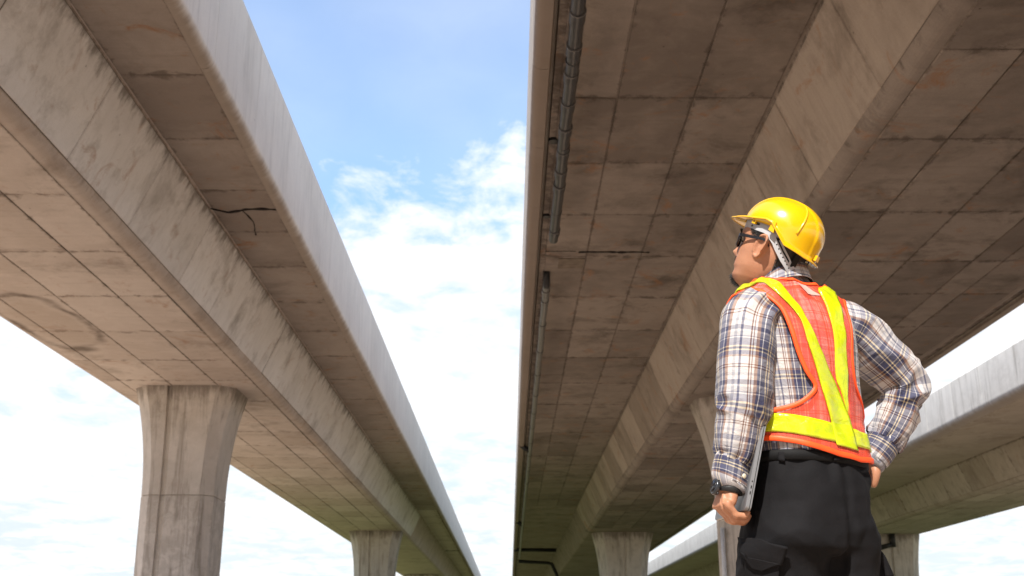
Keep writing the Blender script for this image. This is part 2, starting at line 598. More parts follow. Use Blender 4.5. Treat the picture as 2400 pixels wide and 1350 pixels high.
def sharp(o, ang=32):
    bm = bmesh.new()
    bm.from_mesh(o.data)
    for f in bm.faces:
        f.smooth = True
    for e in bm.edges:
        if len(e.link_faces) == 2 and e.calc_face_angle(0) > math.radians(ang):
            e.smooth = False
    bm.to_mesh(o.data)
    bm.free()


def cols(root, hub, name, xs, z, L, ya, yb, mat, **kw):
    for a, b_ in zip(xs[:-1], xs[1:]):
        rows(root, name, (a - hub.x, z + HC - hub.z), (b_ - hub.x, z + HC - hub.z), L, ya - hub.y, yb - hub.y, mat, **kw)


def crack(root, hub, pts, w, mat=DARK):
    """an open, ragged joint: a thin dark filler strip along points"""
    V, F = [], []
    n = 26
    P = [Vector(p) for p in pts]
    L = [(P[i + 1] - P[i]).length for i in range(len(P) - 1)]
    tot = sum(L)
    for k in range(n + 1):
        d = tot * k / n
        i = 0
        while i < len(L) - 1 and d > L[i]:
            d -= L[i]
            i += 1
        p = P[i].lerp(P[i + 1], min(1, d / L[i]))
        t = (P[i + 1] - P[i]).normalized()
        s = t.cross(Vector((0, 0, 1))).normalized()
        ww = w * (0.2 + 1.7 * abs(mnoise.noise(p * 5.0)))
        off = s * (0.5 * w * mnoise.noise(p * 3.1))
        for sg in (-1, 1):
            for dz in (0, -0.012):
                q = p + off + s * (sg * ww / 2) + Vector((0, 0, dz)) - hub
                V.append(q)
    for k in range(n):
        a, b_ = 4 * k, 4 * (k + 1)
        F += [(a + 1, a + 3, b_ + 3, b_ + 1), (a, a + 1, b_ + 1, b_), (a + 2, b_ + 2, b_ + 3, a + 3), (a, b_, b_ + 2, a + 2)]
    o = mesh_obj('open_joint', V, F, mat, root)
    fix_normals(o)
    return o


ZB, ZT = 6.0, 7.42
# left viaduct
rl, loc, hub = bridge('viaduct left of the sky gap with a dirty water ring on its soffit',
                      -11.75, -3.95, -10.35, -5.33, ZT, -9.84, -5.95, ZB, 9.11, -30, 230, CL)
cols(rl, hub, 'soffit_panel', [-9.64, -9.26, -8.16, -7.05, -6.14], ZB, 2.4, 4.45, 67.0, CL)
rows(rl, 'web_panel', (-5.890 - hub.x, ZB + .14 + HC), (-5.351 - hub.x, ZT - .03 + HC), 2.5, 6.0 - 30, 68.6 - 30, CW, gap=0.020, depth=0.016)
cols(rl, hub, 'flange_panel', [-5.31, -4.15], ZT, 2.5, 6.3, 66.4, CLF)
parapet(rl, hub, -3.95, -1, ZT, 9.11, 6.0, 61.0, -30, 230, rr=0.15, nib=0.02)
parapet(rl, hub, -11.75, 1, ZT, 9.11, 6.0, 6.1, -30, 230)
crack(rl, hub, [(-5.33, 18.75, ZT + HC - .020), (-5.05, 18.93, ZT + HC - .020), (-4.7, 18.74, ZT + HC - .020), (-4.15, 18.78, ZT + HC - .020)], 0.085)
crack(rl, hub, [(-4.78, 18.8, ZT + HC - .020), (-4.70, 19.4, ZT + HC - .020), (-4.80, 20.1, ZT + HC - .020)], 0.028)
crack(rl, hub, [(-5.33, 95.0, ZT + HC - .020), (-4.15, 95.0, ZT + HC - .020)], 0.5)

# right viaduct
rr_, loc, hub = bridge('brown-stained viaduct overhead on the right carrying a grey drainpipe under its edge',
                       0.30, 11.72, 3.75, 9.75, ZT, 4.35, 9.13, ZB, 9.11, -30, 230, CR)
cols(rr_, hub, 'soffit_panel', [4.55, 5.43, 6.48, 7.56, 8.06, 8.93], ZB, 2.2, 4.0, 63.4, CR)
rows(rr_, 'web_panel', (3.771 - hub.x, ZT - .03 + HC), (4.292 - hub.x, ZB + .14 + HC), 2.5, 4.7 - 30, 64.7 - 30, CRW, gap=0.020, depth=0.016)
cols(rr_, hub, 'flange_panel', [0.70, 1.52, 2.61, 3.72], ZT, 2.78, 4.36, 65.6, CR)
parapet(rr_, hub, 0.30, 1, ZT, 9.11, 6.0, 61.0, -30, 230, rr=0.12, CF=CFR)
parapet(rr_, hub, 11.72, -1, ZT, 9.11, 6.0, 6.1, -30, 230)
crack(rr_, hub, [(1.35, 21.05, ZT + HC - .020), (2.75, 21.05, ZT + HC - .020)], 0.11)
crack(rr_, hub, [(0.7, 21.0, ZT + HC - .020), (1.3, 21.0, ZT + HC - .020)], 0.03)

# third viaduct, beyond
r3, loc, hub = bridge('distant viaduct at the right edge, lower sunlit parapet behind the raised elbow',
                      15.3, 27.3, 18.85, 23.9, ZT - .1, 19.45, 23.3, ZB, 8.73, -30, 230, C3)
cols(r3, hub, 'soffit_panel', [19.65, 20.6, 21.5, 22.4, 23.1], ZB, 2.4, 38.0, 76.5, C3)
rows(r3, 'web_panel', (18.873 - hub.x, ZT - .13 + HC), (19.387 - hub.x, ZB + .14 + HC), 2.5, 34.0 - 30, 76.6 - 30, C3, gap=0.020, depth=0.016)
parapet(r3, hub, 15.3, 1, ZT - .1, 8.73, 26.0, 76.0, -30, 230, CF=CF3)
parapet(r3, hub, 27.3, -1, ZT - .1, 8.73, 26.0, 26.1, -30, 230)


# ------------------------------------------------------------------ piers
def pier(label, x, y, w_top, w_neck, head, d_top=2.0, d_neck=1.7, groove=True, joint=True, group='concrete piers under the viaducts', gx=0.0):
    ztop = ZB + HC
    root = empty('bridge_pier', (x, y, 0), label, 'pier', group)

    def ring(w, d, ch, g):
        """plan outline: chamfered rectangle with a vertical groove in the front and back faces"""
        a, b_ = w / 2, d / 2
        p = [(-a, -b_ + ch), (-a + ch, -b_)]
        if groove:
            p += [(gx - g, -b_), (gx - g * .6, -b_ + g * .9), (gx + g * .6, -b_ + g * .9), (gx + g, -b_)]
        p += [(a - ch, -b_), (a, -b_ + ch), (a, b_ - ch), (a - ch, b_), (-a + ch, b_), (-a, b_ - ch)]
        return p

    def stack(zs):
        V, F = [], []
        n = None
        for z, w, d in zs:
            r = ring(w, d, 0.15 * w, 0.075)
            n = len(r)
            V += [(px, py, z) for px, py in r]
        for k in range(len(zs) - 1):
            for i in range(n):
                j = (i + 1) % n
                F.append((k * n + i, k * n + j, (k + 1) * n + j, (k + 1) * n + i))
        F.append(tuple(range(n))[::-1])
        F.append(tuple((len(zs) - 1) * n + i for i in range(n)))
        return V, F
    zj = ztop - head
    zs = []
    for i in range(15):
        k = i / 14
        e = (1 - k) ** 2.0 if False else k ** 2.1
        zs.append((zj + (head - 0.001) * k, w_neck + (w_top - w_neck) * e, d_neck + (d_top - d_neck) * e))
    v, f = stack(zs)
    o = mesh_obj('pier_head', v, f, CP, root)
    fix_normals(o); sharp(o, 25)
    # casting joint: the shaft stops short and a thin recessed seam sits between
    v, f = stack([(zj - 0.02, w_neck - .05, d_neck - .05), (zj + 0.001, w_neck - .05, d_neck - .05)])
    o = mesh_obj('casting_seam', v, f, CP, root)
    fix_normals(o)
    v, f = stack([(zj - 1.9, w_neck - .02, d_neck), (zj - 0.02, w_neck + .005, d_neck)])
    o = mesh_obj('shaft_lift', v, f, CP, root)
    fix_normals(o); sharp(o, 25)
    v, f = stack([(-0.3, w_neck, d_neck), (zj - 1.91, w_neck - .015, d_neck - .01)])
    o = mesh_obj('shaft_lift', v, f, CP, root)
    fix_normals(o); sharp(o, 25)
    return root


def dz_pier(*a, **k):
    return pier(*a, **k)


pier('concrete pier nearest on the left, flared head joined to the pink soffit', -7.90, 27.7, 2.47, 1.72, 2.62, gx=-0.28)
pier('small farther pier between the left viaduct and the sky, seen beyond the nearest one', -7.42, 64.0, 2.9, 2.15, 2.9, gx=-0.2)
pier('tiny pier head peeking up at the bottom edge under the left viaduct', -7.90, 104.0, 3.0, 2.15, 2.9)
pier('pier half hidden behind the worker with a white downpipe on its left edge', 6.45, 28.8, 3.5, 2.35, 2.9)
pier('flared pier right of the black bent pipe under the brown viaduct', 6.33, 65.0, 3.42, 2.55, 2.9, gx=0.05)
pier('pier beside the black trousers holding up the distant viaduct', 21.6, 66.0, 3.4, 2.9, 2.9, gx=-0.1)

# white downpipe fixed to the near right pier
xw, yw = 6.45 - 2.35 / 2 - .06, 28.8 - .55
v, f = tube([(xw, yw, -0.1), (xw, yw, 2.2), (xw, yw, 3.25)], 0.055, 12)
o = mesh_obj('downpipe', v, f, WHITEP, None, smooth=True)
o['label'] = 'thin white downpipe running up the left edge of the half hidden pier'
o['category'] = 'pipe'
# black outlet elbow at the third pier head
x3, y3 = 21.6 - .1, 66.0 - 1.0
v, f = merge([tube([(x3, y3 - .15, ZB + HC + .05), (x3, y3 - .15, ZB + HC - .75)], 0.17, 10),
              tube([(x3, y3 - .15, ZB + HC - .6), (x3 - .75, y3 - .15, ZB + HC - .8)], 0.13, 10)])
o = mesh_obj('drain_outlet', v, f, BLACKP, None, smooth=True)
o['label'] = 'black drain outlet stub on the pier head beside the black trousers'
o['category'] = 'pipe'


# ------------------------------------------------------------------ drainpipes under the right viaduct
def drainpipe(label, x0, ya, yb, r, mat, steps, slope_x=0.0, elbow=False, hangers=()):
    z0 = ZT + HC - 0.24
    root = empty('drainpipe', (x0, ya, z0), label, 'pipe', 'drainpipes under the edge of the right viaduct')
    path = [(0, 0, 0)]
    n = max(2, int((yb - ya) / 0.8))
    for i in range(1, n + 1):
        y = (yb - ya) * i / n
        path.append((slope_x * y + .006 * math.sin(i * 1.3), y, .006 * math.sin(i * 2.1)))
    v, f = tube(path, r, 18)
    o = mesh_obj('pipe_run', v, f, mat, root)
    fix_normals(o); sharp(o, 40)
    sv, sf = tube([(0, 0, 0), (0, .006, 0), (0, .014, 0), (0, .22, 0), (0, .23, 0)], [r * 1.02, r * 1.13, r * 1.15, r * 1.15, r * 1.02], 18)
    so = mesh_obj('pipe_socket', sv, sf, mat, root)
    fix_normals(so); sharp(so, 40)
    rv, rf = tube([(0, -.012, 0), (0, .012, 0)], r * 1.18, 18)
    ro = mesh_obj('socket_rim', rv, rf, RIM, so)
    fix_normals(ro); sharp(ro, 40)
    for i, s in enumerate(steps):
        p = (slope_x * s, s, 0)
        if i == 0:
            so.location = p
        else:
            so2 = inst('pipe_socket', so.data, root, p)
            inst('socket_rim', ro.data, so2, (0, 0, 0))
    hv, hf = merge([box(-.02, .02, -.015, .015, r * .8, .25), tube([(0, -.02, 0), (0, .02, 0)], r * 1.10, 16)])
    first = None
    for s in hangers:
        p = (slope_x * s, s, 0)
        if first is None:
            first = mesh_obj('pipe_hanger', hv, hf, mat, root, loc=p)
            fix_normals(first)
        else:
            inst('pipe_hanger', first.data, root, p)
    if elbow:
        v, f = tube([(0, .06, 0), (0, -.10, 0), (0, -.20, .05), (0, -.26, .14), (0, -.27, .30)], r * .98, 14)
        o = mesh_obj('elbow', v, f, BLACKP, root, smooth=True)
        v, f = tube([(0, -.27, .238), (0, -.27, .26)], r * 2.1, 18)
        o = mesh_obj('sleeve_flange', v, f, CR, root)
        fix_normals(o)
    return root


drainpipe('thick dark grey drainpipe hanging under the slab, its open end stopping short', 0.80, 4.0, 19.75, 0.088, PIPE,
          [6.2, 7.0, 7.8, 8.6, 9.3, 10.15, 10.95, 11.75, 12.5, 13.1, 15.2], slope_x=.0005, hangers=(9.0, 11.6, 14.3))
drainpipe('long thinner drainpipe with a black elbow starting below the gap and running off far away', 0.76, 22.6, 100.0, 0.075, PIPE2,
          [.25, 1.0, 2.9, 5.4, 8.0, 10.7, 13.4, 16.0, 19.0, 22, 26, 30], slope_x=.0008, elbow=True, hangers=(4.0, 9.0, 14.0, 19.5, 25.0, 31))

# inlets, short stubs and the two cross pipes far along
def stub(x, y, r, label, dx=0.0):
    v, f = tube([(x, y, ZT + HC + .02), (x, y, ZT + HC - .045)], r, 16)
    o = mesh_obj('drain_inlet', v, f, BLACKP, None)
    fix_normals(o)
    o['label'] = label
    o['category'] = 'drain'
    o['group'] = 'drain holes beside the drainpipe'


stub(0.79 - .12, 15.9, 0.085, 'round black drain hole beside the thick pipe at the second slab joint')
stub(0.76 - .10, 19.1, 0.07, 'small dark drain hole beside the lower end of the thick pipe')


def named(name, vf, mat, label, cat, group=None, smooth=True):
    o = mesh_obj(name, vf[0], vf[1], mat, None, smooth=smooth)
    fix_normals(o)
    o['label'] = label
    o['category'] = cat
    if group:
        o['group'] = group
    return o


zf = ZT + HC
named('pipe_bracket', tube([(0.42, 43.6, zf - .02), (0.74, 43.6, zf - .26)], 0.10, 10), BLACKP,
      'upper of two short black branch pipes joining the thin drainpipe to the parapet', 'pipe')
named('pipe_bracket', tube([(0.42, 72.0, zf - .02), (0.76, 72.0, zf - .26)], 0.12, 10), BLACKP,
      'lower of two short black branch pipes joining the thin drainpipe to the parapet', 'pipe')
named('cross_pipe', tube([(0.35, 93.0, zf - .12), (3.72, 93.0, zf - .14)], 0.15, 10), BLACKP,
      'straight black pipe crossing under the flange from parapet to web', 'pipe')
named('cross_pipe', tube([(0.78, 104.0, zf - .26), (3.4, 104.0, zf - .40), (3.75, 104.0, zf - .5), (4.25, 104.0, zf - 1.6), (4.35, 104.0, zf - 4)], 0.15, 10), BLACKP,
      'black pipe that crosses under the flange then bends down along the web', 'pipe')
# square patch of darker mortar by the elbow
v, f = box(0.98, 1.50, 21.45, 22.05, zf - .034, zf + .01)
named('repair_patch', (v, f), simple_mat('dark_mortar', (0.17, 0.14, 0.11), 0.9, 0.2, var=0.3, vscale=6.0),
      'dark square of repair mortar on the slab beside the black elbow', 'patch', smooth=False)
# ------------------------------------------------------------------ the worker
CP_, SP_ = math.cos(PITCH), math.sin(PITCH)


def P(px, py, Y):
    """world point at distance Y that the photograph shows at (px, py): used to measure the figure"""
    s = (VPY - py) / FPX * CP_
    Z = Y * s * CP_ / (1 - s * SP_)
    D = Y * CP_ + Z * SP_
    return Vector(((px - VPX) / FPX * D, Y, Z + HC))


BASE = Vector((0.80, 3.05, 0.0))
TH = math.radians(27)
RV = Vector((math.cos(TH), math.sin(TH), 0))           # his right
HV = Vector((-math.sin(TH), math.cos(TH), 0))          # the way his chest faces

# torso of the shirt: z, centre shift along his right, along his front, half width, half depth
TORSO = np.array([
    (0.90, 0.000, 0.000, 0.155, 0.118),
    (0.96, 0.000, 0.000, 0.158, 0.118),
    (1.00, 0.000, 0.000, 0.158, 0.117),
    (1.06, 0.000, 0.000, 0.160, 0.120),
    (1.12, 0.000, 0.000, 0.165, 0.124),
    (1.20, -0.003, 0.004, 0.172, 0.128),
    (1.28, -0.006, 0.006, 0.180, 0.129),
    (1.33, -0.009, 0.006, 0.183, 0.126),
    (1.37, -0.012, 0.008, 0.182, 0.118),
    (1.40, -0.014, 0.010, 0.168, 0.106),
    (1.425, -0.017, 0.012, 0.128, 0.090),
    (1.445, -0.020, 0.014, 0.096, 0.079),
    (1.465, -0.023, 0.016, 0.078, 0.070),
    (1.485, -0.026, 0.018, 0.069, 0.064)])


def torso_par(z):
    z = min(max(z, TORSO[0, 0]), TORSO[-1, 0])
    acc = np.zeros(4)
    for dz, w in ((-0.016, .25), (0, .5), (0.016, .25)):
        acc += w * np.array([np.interp(min(max(z + dz, TORSO[0, 0]), TORSO[-1, 0]), TORSO[:, 0], TORSO[:, k]) for k in range(1, 5)])
    return acc


def S(phi, z, off=0.0):
    """shirt surface; phi in degrees: 0 his right, 90 front, 180 left, 270 back"""
    cr, ch, a, b = torso_par(z)
    c, s = math.cos(math.radians(phi)), math.sin(math.radians(phi))
    e = 2 / 2.25
    x = math.copysign(abs(c) ** e, c) * (a + off)
    y = math.copysign(abs(s) ** e, s) * (b + off)
    # shoulder blades and the hollow of the spine
    if s < 0:
        bl = math.exp(-((z - 1.30) / 0.09) ** 2)
        y -= 0.008 * bl * math.exp(-((abs(x) - 0.075) / 0.05) ** 2)
        y += 0.010 * math.exp(-((z - 1.12) / 0.13) ** 2) * math.exp(-(x / 0.03) ** 2)
    zz = z + (off if z > 1.40 else off * max(0.0, (z - 1.34) / 0.06))
    return BASE + RV * (cr + x) + HV * (ch + y) + Vector((0, 0, zz))
# ------------------------------------------------------------------ cloth and skin materials
def ramp_pattern(N, t, stops):
    r = N.n('ShaderNodeValToRGB')
    cr = r.color_ramp
    cr.interpolation = 'CONSTANT'
    cr.elements[0].position, cr.elements[0].color = stops[0][0], rgba(stops[0][1])
    cr.elements[1].position, cr.elements[1].color = stops[1][0], rgba(stops[1][1])
    for p, c in stops[2:]:
        e = cr.elements.new(p)
        e.color = rgba(c)
    N.t.links.new(t, r.inputs[0])
    return r.outputs[0]


WH, NV, CRM, BRN, GRY, LG = (.60, .575, .565), (.030, .034, .092), (.58, .49, .33), (.19, .085, .05), (.135, .14, .205), (.38, .375, .40)
WARP = [(0.0, WH), (.07, BRN), (.09, WH), (.115, BRN), (.13, WH), (.17, (.28, .16, .11)), (.225, NV), (.275, WH), (.292, NV), (.395, CRM),
        (.42, NV), (.46, CRM), (.485, (.085, .09, .155)), (.60, WH), (.617, NV), (.665, (.28, .16, .11)), (.72, WH), (.80, LG), (.85, WH), (.90, GRY), (.94, WH)]
WEFT = [(0.0, WH), (.07, GRY), (.15, WH), (.19, LG), (.27, GRY), (.30, WH), (.32, GRY), (.40, (.11, .11, .19)), (.46, CRM), (.485, NV),
        (.53, CRM), (.555, (.11, .11, .19)), (.63, (.33, .22, .17)), (.67, WH), (.80, BRN), (.82, WH), (.845, BRN), (.865, WH), (.95, LG)]


def plaid_mat():
    m, N, b, out = new_mat('plaid_cotton')
    L = m.node_tree.links
    uv = N.n('ShaderNodeUVMap', uv_map='UVMap')
    sp = N.n('ShaderNodeSeparateXYZ')
    L.new(uv.outputs[0], sp.inputs[0])
    u = N.math('FRACT', N.math('DIVIDE', sp.outputs['X'], 0.128))
    v = N.math('FRACT', N.math('DIVIDE', sp.outputs['Y'], 0.138))
    cw = ramp_pattern(N, u, WARP)
    cf = ramp_pattern(N, v, WEFT)
    c = N.mix(0.36, cw, cf)
    mul = N.mix(1.0, cw, cf, 'MULTIPLY')
    c = N.mix(0.45, c, mul)
    f = N.noise(N.scalev(uv.outputs[0], (1, 1, 1)), 900.0, 2.0)
    c = N.mix(N.math('MULTIPLY', f, 0.10), c, (0.03, 0.03, 0.05, 1))
    L.new(c, b.inputs['Base Color'])
    b.inputs['Roughness'].default_value = 0.85
    b.inputs['Specular IOR Level'].default_value = 0.2
    b.inputs['Sheen Weight'].default_value = 0.15
    w = N.noise(uv.outputs[0], 60.0, 5.0, 0.6, 0.8)
    bn = N.n('ShaderNodeBump', inp={'Strength': 0.7, 'Distance': 0.006, 'Height': w})
    L.new(bn.outputs[0], b.inputs['Normal'])
    return m


def skin_mat():
    m, N, b, out = new_mat('tanned_skin')
    L = m.node_tree.links
    tc = N.n('ShaderNodeTexCoord')
    O = tc.outputs['Object']
    n1 = N.noise(O, 18.0, 5.0, 0.6)
    n2 = N.noise(O, 160.0, 4.0, 0.6)
    c = N.mix(N.mapr(n1, 0.3, 0.7), (0.335, 0.150, 0.083, 1), (0.41, 0.195, 0.112, 1))
    c = N.mix(N.math('MULTIPLY', N.mapr(n2, 0.55, 0.75), 0.25), c, (0.30, 0.12, 0.07, 1))
    vo = N.n('ShaderNodeTexVoronoi', feature='F1', inp={'Scale': 55.0})
    L.new(O, vo.inputs['Vector'])
    c = N.mix(N.mapr(vo.outputs['Distance'], 0.03, 0.10, 0.45, 0.0), c, (0.20, 0.075, 0.045, 1))
    L.new(c, b.inputs['Base Color'])
    b.inputs['Roughness'].default_value = 0.5
    b.inputs['Specular IOR Level'].default_value = 0.4
    b.inputs['Subsurface Weight'].default_value = 0.12
    b.inputs['Subsurface Radius'].default_value = (0.010, 0.004, 0.002)
    b.inputs['Subsurface Scale'].default_value = 0.6
    bn = N.n('ShaderNodeBump', inp={'Strength': 0.25, 'Distance': 0.001, 'Height': n2})
    L.new(bn.outputs[0], b.inputs['Normal'])
    return m


def net_mat():
    """open orange knitted net: threads with holes between them"""
    m, N, b, out = new_mat('orange_net')
    L = m.node_tree.links
    uv = N.n('ShaderNodeUVMap', uv_map='UVMap')
    sp = N.n('ShaderNodeSeparateXYZ')
    L.new(uv.outputs[0], sp.inputs[0])
    k = 2 * math.pi / 0.0032
    a = N.math('SINE', N.math('MULTIPLY', N.math('ADD', sp.outputs['X'], sp.outputs['Y']), k))
    c = N.math('SINE', N.math('MULTIPLY', N.math('SUBTRACT', sp.outputs['X'], sp.outputs['Y']), k))
    hole = N.mapr(N.math('MULTIPLY', a, c), -0.20, 0.10, 0.0, 1.0)
    nz = N.noise(uv.outputs[0], 25.0, 3.0)
    b.inputs['Base Color'].default_value = (0.90, 0.095, 0.045, 1)
    b.inputs['Roughness'].default_value = 0.55
    b.inputs['Specular IOR Level'].default_value = 0.35
    tr = N.n('ShaderNodeBsdfTransparent')
    mx = N.n('ShaderNodeMixShader')
    L.new(N.math('MULTIPLY', hole, N.mapr(nz, 0.3, 0.7, 0.70, 1.0)), mx.inputs[0])
    L.new(b.outputs[0], mx.inputs[1])
    L.new(tr.outputs[0], mx.inputs[2])
    L.new(mx.outputs[0], out.inputs[0])
    return m


def tape_mat():
    m, N, b, out = new_mat('lime_reflective_tape')
    L = m.node_tree.links
    uv = N.n('ShaderNodeUVMap', uv_map='UVMap')
    n1 = N.noise(uv.outputs[0], 22.0, 4.0, 0.5, 0.6)
    c = N.mix(N.mapr(n1, 0.35, 0.7), (0.42, 0.50, 0.002, 1), (0.54, 0.57, 0.006, 1))
    L.new(c, b.inputs['Base Color'])
    b.inputs['Roughness'].default_value = 0.22
    b.inputs['Coat Weight'].default_value = 0.5
    b.inputs['Coat Roughness'].default_value = 0.08
    n2 = N.noise(uv.outputs[0], 38.0, 3.0, 0.5, 1.2)
    bn = N.n('ShaderNodeBump', inp={'Strength': 0.6, 'Distance': 0.004, 'Height': n2})
    L.new(bn.outputs[0], b.inputs['Normal'])
    return m


def black_cloth():
    m, N, b, out = new_mat('black_ripstop')
    L = m.node_tree.links
    tc = N.n('ShaderNodeTexCoord')
    n1 = N.noise(tc.outputs['Object'], 14.0, 5.0, 0.6)
    c = N.mix(N.mapr(n1, 0.3, 0.7), (0.0042, 0.0040, 0.0047, 1), (0.0075, 0.0070, 0.0082, 1))
    L.new(c, b.inputs['Base Color'])
    b.inputs['Roughness'].default_value = 0.85
    b.inputs['Specular IOR Level'].default_value = 0.16
    b.inputs['Sheen Weight'].default_value = 0.0
    n2 = N.noise(tc.outputs['Object'], 42.0, 5.0, 0.6, 0.8)
    bn = N.n('ShaderNodeBump', inp={'Strength': 0.35, 'Distance': 0.004, 'Height': n2})
    L.new(bn.outputs[0], b.inputs['Normal'])
    return m


PLAID, SKIN, NET, TAPE, BLACK = plaid_mat(), skin_mat(), net_mat(), tape_mat(), black_cloth()
TRIM = simple_mat('orange_binding', (0.92, 0.085, 0.012), 0.5, 0.4, var=0.06, bump=0.2, bscale=500)
YEL = simple_mat('glossy_yellow_plastic', (0.66, 0.375, 0.002), 0.22, 0.5, var=0.03, vscale=8, coat=0.4)
GREYP = simple_mat('grey_strap_plastic', (0.36, 0.36, 0.375), 0.45, 0.45, var=0.06)
HOLEM = simple_mat('dark_slot', (0.012, 0.012, 0.012), 0.8, 0.2)
HAIR = simple_mat('black_hair', (0.014, 0.011, 0.010), 0.55, 0.4, var=0.4, vscale=120)
BEARD = simple_mat('greying_beard_hair', (0.035, 0.033, 0.034), 0.55, 0.4, var=0.5, vscale=300)
FRAME = simple_mat('black_acetate', (0.010, 0.010, 0.012), 0.2, 0.5)
LENS = simple_mat('brown_tinted_lens', (0.055, 0.035, 0.018), 0.05, 0.6, coat=0.5)
ALU = simple_mat('space_grey_aluminium', (0.21, 0.213, 0.225), 0.42, 0.5, metal=0.4, var=0.03)
BTN = simple_mat('cream_button', (0.62, 0.56, 0.42), 0.35, 0.5)
LABELW = simple_mat('pale_pink_net_label', (0.62, 0.30, 0.26), 0.6, 0.3)
BOOT = simple_mat('black_boot_leather', (0.012, 0.011, 0.010), 0.45, 0.4)

person = empty('person', BASE, 'man in yellow hard hat and orange vest looking up, one hand on his hip', 'person')


def pobj(name, V, F, mat, parent=person, smooth=True, uvs=None, fixn=True):
    o = mesh_obj(name, [Vector(v) - BASE for v in V], F, mat, parent, smooth=smooth, uvs=uvs)
    if fixn:
        fix_normals(o)
    return o


def pchild(o, parent):
    """hang a piece below a part (parts sit at the person's own origin)"""
    o.parent = parent
    return o


def catmull(P_, n):
    P_ = [np.array(p, float) for p in P_]
    out = []
    m = len(P_) - 1
    for i in range(n + 1):
        t = m * i / n
        k = min(int(t), m - 1)
        f = t - k
        p0, p1, p2, p3 = P_[max(k - 1, 0)], P_[k], P_[k + 1], P_[min(k + 2, m)]
        out.append(0.5 * ((2 * p1) + (-p0 + p2) * f + (2 * p0 - 5 * p1 + 4 * p2 - p3) * f * f + (-p0 + 3 * p1 - 3 * p2 + p3) * f ** 3))
    return out


def nz(x, y, z):
    return mnoise.noise(Vector((x, y, z)))


def ridged(x, y, z):
    return 1.0 - abs(mnoise.noise(Vector((x, y, z)))) * 2.0


def sleeve(chain, aim, n=130, seg=72, fold=None, seed=0.0, close=False, uoff=0.0, flip=1):
    """chain rows: x,y,z,r,(r2).  aim fixes where the seam starts so that the checks run straight"""
    pts = catmull([(c[0].x, c[0].y, c[0].z, c[1]) for c in chain], n)
    V, UV, F = [], [], []
    prev, s = None, 0.0
    for i, p in enumerate(pts):
        c = Vector(p[:3])
        t = (Vector(pts[min(i + 1, n)][:3]) - Vector(pts[max(i - 1, 0)][:3])).normalized()
        a = aim - t * aim.dot(t) if prev is None else prev - t * prev.dot(t)
        a.normalize()
        prev = a
        b_ = t.cross(a)
        if i:
            s += (c - Vector(pts[i - 1][:3])).length
        for k in range(seg + 1):
            an = 2 * math.pi * k / seg
            d = (a * math.cos(an) + b_ * math.sin(an))
            r = p[3] + (fold(an, s, i / n) if fold else 0.0)
            V.append(c + d * r)
            UV.append((uoff + flip * an / (2 * math.pi) * 0.384, s))
    w = seg + 1
    for i in range(n):
        for k in range(seg):
            F.append((i * w + k, i * w + k + 1, (i + 1) * w + k + 1, (i + 1) * w + k))
    return V, F, UV, s


